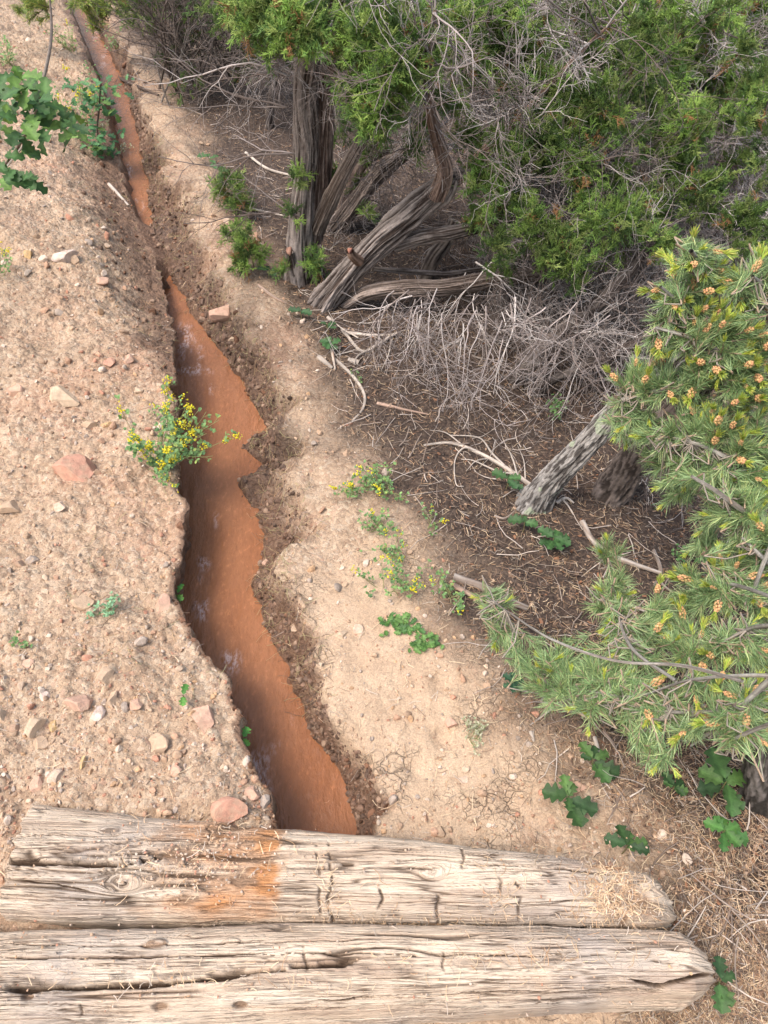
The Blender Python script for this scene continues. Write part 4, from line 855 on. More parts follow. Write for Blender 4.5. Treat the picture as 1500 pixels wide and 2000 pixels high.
BL = [(850, 70, 75, 300, 1.1), (905, 120, 55, 220, 1.15), (960, 40, 60, 200, 1.1), (1040, 90, 75, 320, 1.1), (1060, 160, 60, 220, .95), (880, 215, 30, 70, 1.0), (915, 270, 34, 90, 1.1), (925, 350, 32, 110, 1.1), (970, 380, 48, 190, 1.15), (985, 300, 36, 80, .9),
      (1060, 280, 60, 230, .9), (1130, 290, 65, 280, 1.0), (1180, 200, 60, 160, .7), (1120, 220, 45, 110, .7), (1030, 430, 26, 50, .9), (950, 425, 32, 70, .9), (1150, 395, 32, 60, .8), (1190, 420, 55, 220, 1.0), (1260, 410, 60, 300, 1.15), (1110, 500, 50, 160, .75), (1060, 460, 40, 90, .65), (1115, 535, 28, 60, .8), (1280, 470, 32, 90, 1.1),
      (1230, 140, 60, 190, .8), (1320, 320, 40, 150, 1.0), (1350, 250, 60, 270, 1.1), (1300, 200, 50, 150, .9), (960, 480, 36, 60, .6), (1000, 500, 30, 40, .6), (800, 300, 20, 20, .7), (705, 418, 16, 14, .7), (1370, 390, 50, 150, .75), (1440, 440, 60, 170, .65)]
for i_ in range(105):
    px, py = random.uniform(800, 1500), random.uniform(-20, 520)
    if px < 930 and py > 200: continue
    if py > 330+.55*(1500-px) or py > 520-.1*abs(px-1150): continue
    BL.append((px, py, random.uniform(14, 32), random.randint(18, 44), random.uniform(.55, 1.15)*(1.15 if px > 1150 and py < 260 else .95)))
for (px, py, r_, n_, br) in BL:
    Y = 2.35+(540-py)/540*.75+random.uniform(-.12, .12); c = at_y(px, py, Y); dep = Y*CP-(c[2]-CAM[2])*SP; foliage(fo, c, r_*dep/FPX, int(n_*.5), br)
fo.build('foliage', M_JUN, jl)
# junipers behind ------------------------------------------------------------------
b = base_at(640, 452)
jb = thing('juniper_tree', 'dark leaning juniper trunk half hidden between the two nearer junipers', 'tree', b, 'junipers')
P = lowerP(pY([(640, 460, b[1]), (690, 400, b[1]), (740, 340, b[1]+.05), (800, 285, b[1]+.1), (860, 220, b[1]+.2)])); q1 = limb(jb, 'trunk', P, [32, 34, 32, 28, 22], 721, (.26, .21, .18), (.06, .045, .04))
P = pY([(660, 440, b[1]), (700, 330, b[1]+.1), (760, 290, b[1]+.2), (820, 280, b[1]+.3)]); q2 = limb(jb, 'branch', P, [26, 22, 16, 12], 722, (.22, .17, .14), (.06, .04, .035), k=20)
tw = Acc(); limb_twigs(tw, [q1, q2], 75, (.15, .5), .003, per2=7, per3=4); tw.build('dead_twigs', M_TWIG, jb)
fo = Acc(); 
for (px, py, r_, n_) in [(700, 350, 24, 40), (720, 300, 30, 60), (650, 250, 30, 40), (800, 240, 40, 70)]:
    c = at_y(px, py, b[1]+.1); foliage(fo, c, r_*3.4/FPX, n_, .7)
fo.build('foliage', M_JUN, jb)
def small_trunk(name, label, pl, w, seed, colA=(.15, .125, .11), colB=(.04, .03, .027), ntw=20, fol=(), group='junipers', cat='tree'):
    b = base_at(pl[0][0], pl[0][1]); Y0 = b[1]; P = lowerP(pY([(q[0], q[1], Y0+q[2]) for q in pl])); b = P[0]+np.array([0, 0, .03])
    t = thing(name, label, cat, b, group); C_ = limb(t, 'trunk', P, w, seed, colA, colB, k=26)
    if ntw: a_ = Acc(); limb_twigs(a_, [C_[len(C_)//3:]], ntw, (.15, .45), .003, per2=6, per3=4); a_.build('dead_twigs', M_TWIG, t)
    if fol:
        fo = Acc()
        for (px, py, dY, r_, n_, br) in fol:
            Y = Y0+dY; c = at_y(px, py, Y); dep = Y*CP-(c[2]-CAM[2])*SP; foliage(fo, c, r_*dep/FPX, int(n_*.66), br, scale=1.1)
        fo.build('foliage', M_JUN, t)
    return t
small_trunk('juniper_tree', 'dark thin juniper trunk rising behind the hanging dead twigs', [(998, 742, 0), (1040, 700, 0), (1100, 650, .03), (1160, 600, .08), (1220, 540, .15), (1280, 470, .2)], [34, 36, 32, 28, 24, 16], 731, ntw=46)
small_trunk('juniper_tree', 'thin black juniper stem bending right above the lichen trunk', [(1030, 772, 0), (1080, 742, 0), (1130, 722, .02), (1200, 690, .05), (1290, 650, .1), (1380, 600, .2)], [22, 18, 20, 20, 18, 12], 732, ntw=34)
small_trunk('juniper_tree', 'short gray juniper bole under the leaning trunk', [(825, 545, 0), (845, 505, 0), (870, 470, .02), (890, 430, .05)], [26, 30, 28, 24], 733, (.3, .25, .22), ntw=12)
small_trunk('juniper_tree', 'juniper at the upper right with yellow-green sunlit crown', [(1335, 520, 0.6), (1350, 420, .7), (1400, 330, .8), (1420, 200, .9), (1425, 60, 1.0)], [30, 28, 26, 24, 20], 734, ntw=110,
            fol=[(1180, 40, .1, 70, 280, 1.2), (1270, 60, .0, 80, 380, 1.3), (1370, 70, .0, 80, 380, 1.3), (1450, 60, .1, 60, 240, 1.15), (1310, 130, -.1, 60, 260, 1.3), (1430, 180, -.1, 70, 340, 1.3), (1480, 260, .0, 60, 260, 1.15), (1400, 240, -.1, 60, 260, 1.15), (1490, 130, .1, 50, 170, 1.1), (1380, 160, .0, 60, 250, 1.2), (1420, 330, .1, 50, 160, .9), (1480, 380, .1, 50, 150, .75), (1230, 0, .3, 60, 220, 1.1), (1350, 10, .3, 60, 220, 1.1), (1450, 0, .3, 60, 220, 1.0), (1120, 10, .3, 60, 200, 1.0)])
small_trunk('juniper_tree', 'horizontal gray juniper limb with dead twigs at the right edge', [(1560, 420, 0), (1500, 350, 0), (1440, 335, 0), (1370, 322, 0), (1300, 312, .05)], [30, 26, 22, 18, 12], 735, ntw=60)
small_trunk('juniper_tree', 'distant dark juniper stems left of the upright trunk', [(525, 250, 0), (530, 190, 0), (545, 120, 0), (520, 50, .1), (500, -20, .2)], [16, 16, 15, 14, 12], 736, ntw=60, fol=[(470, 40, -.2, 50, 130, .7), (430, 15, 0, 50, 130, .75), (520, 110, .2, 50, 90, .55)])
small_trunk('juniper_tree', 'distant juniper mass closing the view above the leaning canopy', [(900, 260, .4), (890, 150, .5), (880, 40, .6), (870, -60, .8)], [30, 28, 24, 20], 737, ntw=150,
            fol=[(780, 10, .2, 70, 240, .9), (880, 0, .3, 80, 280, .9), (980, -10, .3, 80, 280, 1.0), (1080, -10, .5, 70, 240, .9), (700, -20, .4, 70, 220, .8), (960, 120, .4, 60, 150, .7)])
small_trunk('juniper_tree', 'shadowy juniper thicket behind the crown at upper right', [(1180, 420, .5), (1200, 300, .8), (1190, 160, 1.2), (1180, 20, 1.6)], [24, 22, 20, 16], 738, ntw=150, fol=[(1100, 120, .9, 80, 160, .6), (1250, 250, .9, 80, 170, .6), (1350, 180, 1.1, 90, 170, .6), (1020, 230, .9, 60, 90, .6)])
# low bright juniper shoots left of the trunk
for (px, py, r_, n_, lab) in [(445, 372, 30, 90, 'topmost low juniper sprig on the slope left of the upright trunk'), (470, 400, 18, 36, 'small juniper sprig tucked below the topmost one'), (462, 468, 26, 60, 'low bright juniper sprig midway down the slope'), (492, 495, 30, 90, 'widest low juniper sprig near the trunk foot'), (480, 520, 16, 30, 'tiny juniper sprig under the widest one')]:
    b = ground(px+4, py+r_); t = thing('juniper_sprig', lab, 'sprig', b, 'low juniper sprigs'); dep = b[1]*CP-(b[2]-CAM[2])*SP; c = at_y(px, py, b[1]-.03); a_ = Acc(); foliage(a_, c, r_*dep/FPX, n_, 1.05, .9); a_.build('foliage', M_JUN, t)
    a_ = Acc(); V, F, C = tubes(np.array([[b-np.array([0, 0, .02]), (b+c)/2, c]]), np.array([[.004, .003, .002]]), 6, np.array([[.22, .16, .12]])); a_.add(V, F, C); a_.build('stem', M_TWIG, t)
# scrub at the top
b = base_at(330, 200); sb = thing('scrub_bush', 'sparse gray-twigged bush above the far right bank', 'bush', b, 'scrub bushes'); a_ = Acc(); n_ = 16
st = b+np.stack([rng.uniform(-.12, .25, n_), rng.uniform(-.05, .3, n_), np.zeros(n_)], -1); twigs(a_, st, np.stack([rng.normal(0, .35, n_), rng.normal(0, .2, n_), np.ones(n_)], -1), rng.uniform(.5, 1.0, n_), rng.uniform(.005, .009, n_), 12, 6, .14, .01, np.array([(.12, .095, .08), (.17, .14, .12), (.22, .19, .17)])); a_.build('stems', M_TWIG, sb)
a_ = Acc()
for i in range(16): foliage(a_, b+np.array([rng.uniform(-.3, .5), rng.uniform(-.1, .4), rng.uniform(.1, .9)]), .12, 22, .75, .9)
a_.build('foliage', M_JUN, sb)
b = base_at(440, 190); sb = thing('scrub_bush', 'dark twiggy bush left of the upright juniper', 'bush', b, 'scrub bushes'); a_ = Acc(); n_ = 22
st = b+np.stack([rng.uniform(-.3, .6, n_), rng.uniform(-.1, .6, n_), np.zeros(n_)], -1); twigs(a_, st, np.stack([rng.normal(0, .5, n_), rng.normal(-.1, .2, n_), np.ones(n_)*.8], -1), rng.uniform(.4, .9, n_), rng.uniform(.004, .009, n_), 10, 6, .18, .0, np.array([(.09, .07, .06), (.14, .11, .10), (.24, .21, .19)])); a_.build('stems', M_TWIG, sb)
a_ = Acc()
for i in range(12): foliage(a_, b+np.array([rng.uniform(-.4, .6), rng.uniform(-.1, .5), rng.uniform(.05, .6)]), .12, 18, .6, .9)
a_.build('foliage', M_JUN, sb)

# ------------------------------------------------------------------ pinyon pines
NG = np.array([(.19, .30, .12), (.25, .37, .17), (.33, .44, .22), (.14, .23, .10), (.40, .48, .21)])
def needles(acc, P, per, L0=.032, wd=.00062, spreadang=.75, cols=NG, tipf=None):
    """needles along twig paths P (N,S,3)"""
    N_, Sg, _ = P.shape; n_ = N_*per; idx = np.repeat(np.arange(N_), per); t = rng.uniform(.05, 1, n_)**.8*(Sg-1.001); i = t.astype(int); f = (t-i)[:, None]
    p = P[idx, i]*(1-f)+P[idx, i+1]*f; tan = norm(P[idx, i+1]-P[idx, i]); q = rand_unit(n_); q = norm(q-tan*np.sum(q*tan, 1, keepdims=True)); a = rng.uniform(.35, 1.0, (n_, 1))*spreadang*1.2
    d = tan*np.cos(a)+q*np.sin(a)+np.array([0, 0, .12]); L = (L0*rng.uniform(.7, 1.15, n_))[:, None]; d = norm(d); bend = tan*.28+rng.normal(size=(n_, 3))*.12
    p1 = p+d*L*.5; p2 = p1+norm(d+bend)*L*.5; PP = np.stack([p, p1, p2], 1); s = norm(np.cross(d, rand_unit(n_)))*wd
    V = np.stack([p-s, p+s, p1-s, p1+s, p2-s*.3, p2+s*.3], 1); F = np.array([[0, 1, 3, 2], [2, 3, 5, 4]]); F = (F[None]+(np.arange(n_)*6)[:, None, None]).reshape(-1, 4)
    c = cols[rng.integers(0, len(cols), n_)]*rng.uniform(.75, 1.2, (n_, 1)); acc.add(V.reshape(-1, 3), F, np.repeat(c, 6, 0))
def cone_mesh(seed):
    r = np.random.default_rng(seed); a_ = Acc(); bv, bf = ico(1)
    n_ = 22; h = np.linspace(0, 1, n_); ang = np.arange(n_)*2.4; rr = .0058*np.sin(np.clip(h*.85+.15, 0, 1)*math.pi)**.5
    for k in range(n_):
        c = np.array([h[k]*.024, rr[k]*math.cos(ang[k]), rr[k]*math.sin(ang[k])]); col_ = np.array((.60, .335, .17))*r.uniform(.8, 1.15); col_[1] *= r.uniform(.9, 1.15)
        a_.add(bv*np.array([.0034, .0026, .0026])*r.uniform(.8, 1.2)+c, bf, np.tile(col_, (len(bv), 1)))
    o = a_.build('pollen_cone', M_CONE); me = o.data; bpy.data.objects.remove(o); return me
CM = [cone_mesh(i) for i in range(4)]
def orient(d):
    return Vector(d.tolist()).to_track_quat('X', 'Z').to_euler()
def pinyon(tree, blobs, limbs, cones, per=75, tip=.55, nmul=1.0):
    """limbs: grey wandering boughs; blobs: (px,py,Y,r_px,n twigs); twigs carry needles, tips carry buds"""
    wd = Acc(); nd = Acc(); yt = Acc(); tips = []
    LC = []
    for li, (pl, w) in enumerate(limbs):
        P = pY(pl); a_ = Acc(); C_, r = bark(a_, P, rpx(P, w), (.30, .285, .255), (.14, .12, .105), 12, .01, .06, 760+li, 9); a_.build('branch', M_BARK, tree); LC.append(C_)
    LCc = np.concatenate(LC)
    for (px, py, Y, r_, n_) in blobs:
        c = at_y(px, py, Y); dep = Y*CP-(c[2]-CAM[2])*SP; R_ = r_*dep/FPX; n_ = int(n_*nmul)
        e = c+rand_unit(n_)*R_*rng.uniform(.3, 1, (n_, 1))*np.array([1, 1, .7]); d2 = ((e[:, None]-LCc[None, ::6])**2).sum(-1); near_ = LCc[::6][d2.argmin(1)]
        dd = norm(norm(e-near_)*1.0+norm(e-c)*.6+np.array([0, -.15, .35])+rng.normal(size=(n_, 3))*.3); L = rng.uniform(.05, .09, n_); st = e-dd*L[:, None]
        T_ = walk(st, dd, L, 5, .1, .03); V, F, C = tubes(T_, np.broadcast_to(np.linspace(1, .7, 5)*.0021, (n_, 5)), 5, np.tile([.30, .22, .16], (n_, 1))); wd.add(V, F, C)
        mid = (near_+st)/2+rng.normal(size=st.shape)*.01-np.array([0, 0, .01]); con = np.stack([near_, (near_+mid)/2, mid, (mid+st)/2, st], 1); ok = np.linalg.norm(near_-st, axis=1) < .16
        if ok.any():
            V, F, C = tubes(con[ok], np.broadcast_to(np.linspace(1.1, .8, 5)*.0017, (ok.sum(), 5)), 5, np.tile([.26, .225, .19], (ok.sum(), 1))); wd.add(V, F, C)
        needles(nd, T_, per, .034); tips += [(T_[k, -1], norm(T_[k, -1]-T_[k, -2])) for k in range(n_)]
        k = rng.random(n_) < tip*.3; TT = T_[k]
        if len(TT):
            e2 = TT[:, -1]; d_ = norm(TT[:, -1]-TT[:, -2]+np.array([0, 0, .003])); Q = np.stack([e2-d_*.004, e2+d_*.010, e2+d_*.018], 1); needles(yt, Q, 34, .015, .0008, .5, np.array([(.42, .50, .06), (.52, .56, .10), (.34, .46, .07), (.58, .50, .12)]))
    # pollen cones at the twig tips seen from above first
    tips = [t for t in tips if t[1][2] > -.2]
    tips.sort(key=lambda t: -(t[0][2]+random.uniform(-.18, .18)-.05*t[0][1])); 
    org = Vector(tree['_o']); q = 0; used = []
    for p, d in tips:
        if q >= cones: break
        if any(np.linalg.norm(p-u) < .027 for u in used): continue
        used.append(p); o = bpy.data.objects.new('pollen_cone', CM[q % 4]); link(o); o.parent = tree; o.location = Vector((p-d*.004).tolist())-org; o.rotation_euler = orient(d); s = random.uniform(.6, 1.1); o.scale = (s, s, s); q += 1
        e2 = p+d*.020*s; Q = np.array([[e2, e2+d*.006, e2+d*.012]]); needles(yt, Q, 64, .021, .0009, .55, np.array([(.38, .47, .07), (.48, .54, .12), (.30, .43, .08), (.50, .46, .12)]))
    wd.build('twigs', M_TWIG, tree); nd.build('needles', M_NEEDLE, tree, smooth=False); yt.build('new_growth', M_NEEDLE, tree, smooth=False)
# near pinyon with the lichen trunk
b = base_at(1040, 985); Yb = b[1]
pt = thing('pinyon_pine', 'pinyon pine leaning out from a lichen-spotted gray trunk, crowded with orange cones', 'tree', b, 'pinyon pines')
P = lowerP(pY([(1035, 982, Yb), (1085, 930, Yb), (1145, 868, Yb-.02), (1210, 800, Yb-.05), (1300, 730, Yb-.1), (1420, 640, Yb-.2), (1560, 520, Yb-.3)]))
a_ = Acc(); Pb = P; C_, r = bark(a_, P, rpx(P, [72, 50, 46, 44, 43, 41, 39, 37, 34, 30]), (.29, .27, .255), (.085, .075, .07), 90, .0028, .12, 741, 15, plate=24)
Vt = a_.V[0]; nz = fbm(Vt[:, 0]*22, Vt[:, 1]*22, Vt[:, 2]*22, o=3, seed=77); lm = sst(.34, .42, nz)[:, None]*.8; a_.C[0] = a_.C[0]*(1-lm)+np.array([.32, .36, .26])*lm; a_.build('trunk', M_BARK, pt)
limbsA = [([(1420, 640, 1.9), (1400, 570, 1.6), (1370, 520, 1.4), (1350, 490, 1.32)], [20, 16, 12, 8]), ([(1500, 690, 1.5), (1430, 650, 1.4), (1340, 600, 1.35), (1290, 560, 1.32)], [18, 12, 9, 6]), ([(1510, 880, 1.3), (1450, 790, 1.3), (1390, 750, 1.3), (1300, 760, 1.3), (1215, 780, 1.35)], [18, 14, 11, 8, 6]),
          ([(1500, 740, 1.35), (1440, 700, 1.3), (1350, 660, 1.3), (1280, 640, 1.32)], [14, 11, 8, 6]), ([(1520, 900, 1.2), (1440, 900, 1.15), (1370, 870, 1.18), (1290, 850, 1.25)], [14, 10, 8, 6]), ([(1530, 1040, 1.05), (1470, 1010, 1.05), (1400, 960, 1.08), (1350, 930, 1.1)], [16, 12, 9, 6]), ([(1560, 560, 1.5), (1500, 560, 1.35), (1470, 540, 1.3)], [14, 10, 7]), ([(1530, 1130, .95), (1490, 1090, .95), (1450, 1050, .98)], [14, 10, 6])]
blobsA = [(1350, 510, 1.36, 48, 16), (1390, 560, 1.36, 55, 22), (1310, 590, 1.36, 45, 18), (1450, 560, 1.34, 50, 22), (1490, 530, 1.34, 35, 12), (1300, 660, 1.34, 45, 18), (1370, 640, 1.32, 60, 28), (1440, 640, 1.3, 60, 26), (1490, 680, 1.28, 50, 20), (1250, 730, 1.36, 48, 16), (1230, 790, 1.36, 45, 14), (1300, 750, 1.32, 55, 22), (1370, 730, 1.28, 60, 26), (1440, 740, 1.24, 60, 28), (1490, 790, 1.2, 45, 18),
          (1270, 840, 1.3, 55, 22), (1340, 830, 1.24, 60, 26), (1410, 830, 1.2, 60, 26), (1470, 870, 1.15, 55, 22), (1350, 910, 1.2, 55, 20), (1400, 940, 1.14, 60, 22), (1470, 950, 1.1, 60, 24), (1400, 1010, 1.12, 45, 12), (1450, 1040, 1.05, 50, 18), (1490, 1090, .98, 45, 14), (1290, 900, 1.3, 45, 14), (1330, 960, 1.22, 45, 14), (1220, 830, 1.36, 40, 12), (1450, 1100, 1.05, 45, 14), (1490, 1020, 1.0, 45, 14), (1440, 980, 1.1, 50, 16), (1370, 1060, 1.15, 40, 10), (1560, 600, 1.35, 60, 16), (1600, 720, 1.3, 70, 18), (1570, 840, 1.2, 60, 16), (1620, 960, 1.15, 60, 14), (1560, 1060, 1.0, 50, 12), (1680, 800, 1.3, 70, 14)]
pinyon(pt, blobsA, limbsA, 99, 95, .75)
# lower pinyon
b = base_at(1490, 1560)
pl_ = thing('pinyon_pine', 'bushy pinyon pine low at the right edge with bare gray boughs over the litter', 'tree', b, 'pinyon pines')
P = lowerP(pY([(1495, 1570, b[1]), (1500, 1490, b[1]), (1530, 1380, b[1]+.03), (1580, 1240, b[1]+.05), (1600, 1100, b[1]+.05)])); a_ = Acc(); bark(a_, P, rpx(P, [95, 80, 70, 60, 50]), (.15, .13, .12), (.045, .04, .035), 40, .005, .14, 751, 14, plate=18); a_.build('trunk', M_BARK, pl_)
LB = [([(1560, 1280, .85), (1480, 1350, .85), (1400, 1420, .86), (1350, 1455, .87)], [14, 11, 9, 6]), ([(1540, 1320, .9), (1440, 1320, 1.0), (1340, 1330, 1.05), (1240, 1360, 1.08), (1150, 1350, 1.12)], [9, 7, 6, 5, 3]), ([(1540, 1220, .95), (1460, 1230, 1.05), (1380, 1280, 1.08), (1340, 1320, 1.1)], [12, 9, 7, 5]),
          ([(1450, 1330, 1.0), (1330, 1300, 1.1), (1200, 1290, 1.15), (1080, 1250, 1.25), (1000, 1200, 1.3), (950, 1165, 1.33)], [8, 7, 5, 5, 4, 3]), ([(1530, 1010, 1.0), (1480, 1130, 1.05), (1465, 1200, 1.08), (1450, 1250, 1.08)], [10, 8, 7, 5]), ([(1320, 1330, 1.1), (1230, 1260, 1.2), (1200, 1160, 1.28), (1180, 1060, 1.36)], [8, 7, 5, 4]),
          ([(1400, 1390, .95), (1300, 1390, 1.0), (1200, 1380, 1.03), (1060, 1355, 1.1)], [8, 7, 5, 4]), ([(1540, 1400, .8), (1440, 1440, .83), (1400, 1470, .84)], [10, 8, 5]), ([(1520, 1170, 1.0), (1420, 1140, 1.1), (1340, 1145, 1.15)], [9, 7, 5])]
BB = [(1190, 1080, 1.34, 30, 9), (1200, 1150, 1.3, 42, 15), (1215, 1220, 1.25, 45, 20), (1170, 1190, 1.28, 35, 10), (975, 1200, 1.3, 35, 10), (960, 1160, 1.32, 20, 5), (985, 1250, 1.27, 36, 11), (1060, 1290, 1.2, 45, 14), (1110, 1340, 1.12, 50, 18), (1060, 1350, 1.12, 36, 9), (1170, 1310, 1.15, 50, 20), (1250, 1290, 1.15, 55, 24), (1240, 1360, 1.05, 50, 18), (1320, 1190, 1.15, 50, 20), (1390, 1170, 1.1, 55, 22), (1460, 1180, 1.05, 50, 20),
          (1330, 1270, 1.1, 55, 20), (1400, 1260, 1.06, 55, 22), (1470, 1280, .98, 55, 22), (1310, 1370, 1.0, 50, 18), (1390, 1350, .98, 55, 18), (1460, 1370, .9, 55, 20), (1420, 1430, .87, 40, 11), (1350, 1440, .9, 36, 8), (1230, 1430, .95, 38, 9), (1290, 1490, .9, 26, 5), (1480, 1430, .84, 35, 8), (1150, 1390, 1.05, 30, 6), (1250, 1480, .93, 22, 3), (1430, 1120, 1.1, 45, 14), (1350, 1140, 1.2, 40, 12), (1100, 1280, 1.2, 40, 12), (1020, 1300, 1.2, 34, 8), (1290, 1230, 1.1, 45, 14), (1200, 1350, 1.1, 50, 16), (1280, 1400, 1.0, 45, 14), (1560, 1200, 1.0, 55, 14), (1620, 1300, .95, 60, 14), (1570, 1380, .9, 50, 10), (1700, 1180, 1.0, 60, 12)]
def yfrac(px, py, f): return float(ground(px, py)[1])*f
limbsB = []
for pl0, w0 in LB:
    fr = np.linspace(.60, .86, len(pl0)) if pl0[0][0] > 1420 else np.linspace(.72, .9, len(pl0))
    limbsB.append(([(q[0], q[1], yfrac(min(q[0], 1500), q[1], f_)) for q, f_ in zip(pl0, fr)], w0))
blobsB = [(q[0], q[1], yfrac(q[0], q[1], .88-.16*sst(1050, 1500, q[0])), q[3], q[4]) for q in BB]
pinyon(pl_, blobsB, limbsB, 46, 70, .5)
b = base_at(1190, 965)
p3 = thing('pinyon_pine', 'dark shaded pinyon bole right of the lichen trunk', 'tree', b, 'pinyon pines')
P = lowerP(pY([(1190, 970, b[1]), (1225, 920, b[1]), (1270, 860, b[1]-.02), (1340, 780, b[1]-.05), (1430, 700, b[1]-.1)])); a_ = Acc(); bark(a_, P, rpx(P, [74, 62, 56, 50, 40]), (.15, .12, .105), (.045, .035, .03), 44, .005, .14, 752, 14, plate=18); a_.build('trunk', M_BARK, p3)
tw = Acc(); n_ = 14; st = P[1]+rng.normal(size=(n_, 3))*.04; twigs(tw, st, rand_unit(n_)+np.array([.3, -.3, 0]), rng.uniform(.1, .3, n_), rng.uniform(.0015, .003, n_), 5, 3, .2, -.05); tw.build('dead_twigs', M_TWIG, p3)
# pinyon boughs over the far ditch, top left
b = base_at(330, 18); pf = thing('pinyon_pine', 'young pinyon with yellow-green sprays reaching over the far end of the ditch', 'tree', b, 'pinyon pines')
P = lowerP(pY([(330, 20, b[1]), (300, -60, b[1]-.3), (250, -90, b[1]-.8), (220, -100, b[1]-1.2)])); a_ = Acc(); bark(a_, P, rpx(P, [14, 12, 10, 8]), (.2, .16, .13), (.08, .06, .05), 14, .02, .1, 753, 12); pf_tr = a_
Yn = b[1]-1.6; nd = Acc(); wd = Acc()
for (px, py, r_, n_) in [(165, 5, 35, 14), (195, 15, 30, 12), (70, 8, 40, 14), (30, 0, 30, 8), (185, 35, 12, 4), (230, -5, 40, 10), (265, 5, 20, 4)]:
    c = at_y(px, py, Yn); dep = Yn*CP-(c[2]-CAM[2])*SP; R_ = r_*dep/FPX; e = c+rand_unit(n_)*R_*rng.uniform(.2, 1, (n_, 1)); d = norm(rand_unit(n_)*.6+np.array([0, -.4, .1])); T_ = walk(e-d*.1, d, np.full(n_, .12), 5, .1); needles(nd, T_, 90, .055, .0013, .8, np.array([(.30, .38, .08), (.22, .32, .08), (.42, .44, .12), (.15, .24, .07)]))
    V, F, C = tubes(T_, np.full((n_, 5), .003), 5, np.tile([.25, .18, .14], (n_, 1))); pf_tr.add(V, F, C)  # twigs of the sprays, merged into the trunk mesh
nd.build('needles', M_NEEDLE, pf, smooth=False); pf_tr.build('trunk', M_BARK, pf)

# ------------------------------------------------------------------ leafy plants
def oak_leaf(acc, p, d, up, L, col, seed=0):
    r = np.random.default_rng(seed); n_ = 26; t = np.linspace(0, 1, n_); W_ = L*.37*r.uniform(.85, 1.15)
    env = np.sin(np.clip(t*.92+.04, 0, 1)**1.25*math.pi)**.75; lob = .76+.24*np.cos((t*3.3+.35)*2*math.pi); w1 = W_*env*(lob+.05*r.normal(size=n_)); w2 = W_*env*(np.roll(lob, 1)+.05*r.normal(size=n_)); tail = t < .1; w1[tail] = w2[tail] = L*.012
    d = norm(d); up = norm(up-d*np.dot(up, d)); s = np.cross(d, up); droop = -.16*L*t**2+.02*L*np.sin(t*7+seed)
    mid = p+d*(t*L)[:, None]+up*droop[:, None]; fold = .28; sweep = d*.10*L
    l1 = mid+s*w1[:, None]+up*(w1*fold)[:, None]+sweep*(w1/W_)[:, None]; l2 = mid-s*w2[:, None]+up*(w2*fold)[:, None]+sweep*(w2/W_)[:, None]
    h1 = mid+s*(w1*.5)[:, None]+up*(w1*fold*.62)[:, None]+sweep*(w1/W_*.4)[:, None]; h2 = mid-s*(w2*.5)[:, None]+up*(w2*fold*.62)[:, None]+sweep*(w2/W_*.4)[:, None]
    V = np.stack([l1, h1, mid, h2, l2], 1).reshape(-1, 3); C = np.tile(col, (n_*5, 1)).reshape(n_, 5, 3); C[:, 2] *= 1.35; C = C*.82
    acc.add(V, grid_faces(n_, 5), C.reshape(-1, 3))
OG = [(.045, .10, .03), (.06, .13, .038), (.085, .165, .045), (.035, .08, .028)]
def oak(px, py, leaves, label, Lpx, height=.06, sd_=0, col=None, name='oak_seedling'):
    b = ground(px, py); dep = b[1]*CP-(b[2]-CAM[2])*SP; L0 = Lpx*dep/FPX; t = thing(name, label, 'plant', b, 'oak seedlings'); top = b+np.array([0, 0, height])
    a_ = Acc(); V, F, C = tubes(np.array([[b-np.array([0, 0, .015]), b+np.array([.003, 0, height*.4]), top]]), np.array([[.0016, .0014, .0012]]), 6, np.array([[.2, .17, .08]])); a_.add(V, F, C); a_.build('stem', M_TWIG, t)
    for k, (ang, ls) in enumerate(leaves):
        a = rad(ang); d = np.array([math.cos(a), math.sin(a), random.uniform(.05, .3)]); a_ = Acc(); c = np.array(col[k % len(col)] if col else OG[(k+sd_) % 4])*random.uniform(.72, 1.25)
        oak_leaf(a_, top-np.array([0, 0, height*.12*(k % 4)]), d, np.array([random.uniform(-.25, .25), -.25, 1.]), L0*ls, c, sd_*10+k); a_.build('leaf', M_LEAF, t)
oak(1103, 1572, [(170, 1), (95, .85), (-25, 1.15), (-70, 1.1), (-100, .6), (60, .6)], 'four-leaved oak seedling on bare soil by the pink stone', 50, .05, 1)
oak(1150, 1500, [(120, .8), (70, .6), (-30, 1.1), (-60, 1.0), (20, .7), (160, .5)], 'oak seedling with dark drooping leaves above the pink stone', 48, .05, 2)
oak(1213, 1668, [(165, 1), (100, .9), (60, .7), (10, 1.0), (-20, .9)], 'oak seedling peeping over the far end of the upper timber', 44, .06, 3)
oak(1305, 1552, [(120, .9), (150, .6), (-20, .8), (30, .9), (-60, .7)], 'small oak seedling with bright leaf under the pinyon', 34, .05, 4)
oak(1390, 1560, [(100, 1.3), (150, 1.0), (190, 1.0), (-60, 1.0), (-95, 1.25), (20, .9), (60, .7)], 'largest oak seedling, broad leaves with one hanging down', 50, .1, 5)
oak(1398, 1640, [(160, .9), (110, .7), (20, .8), (-15, 1.1), (-60, .8), (-110, .9), (70, .7)], 'bushy bright oak seedling below the largest one', 44, .06, 6, [(.09, .22, .05), (.06, .16, .04)])
oak(1392, 1925, [(80, .9), (20, .7), (-100, 1.1), (-70, .9)], 'oak seedling behind the split end of the lower timber', 46, .05, 7)
oak(998, 1352, [(140, .8), (90, .8), (30, .8), (-20, .7), (-100, .7), (200, .7)], 'dark bluish oak seedling at the edge of the silt', 30, .05, 8, [(.04, .105, .055), (.05, .12, .06)])
oak(1075, 1075, [(150, 1), (110, .8), (60, .9), (10, 1), (-30, 1), (-70, .9), (-120, .8), (190, .8)], 'bushy oak sprout in the litter below the lichen trunk', 34, .06, 9, [(.06, .14, .045), (.045, .11, .035)])
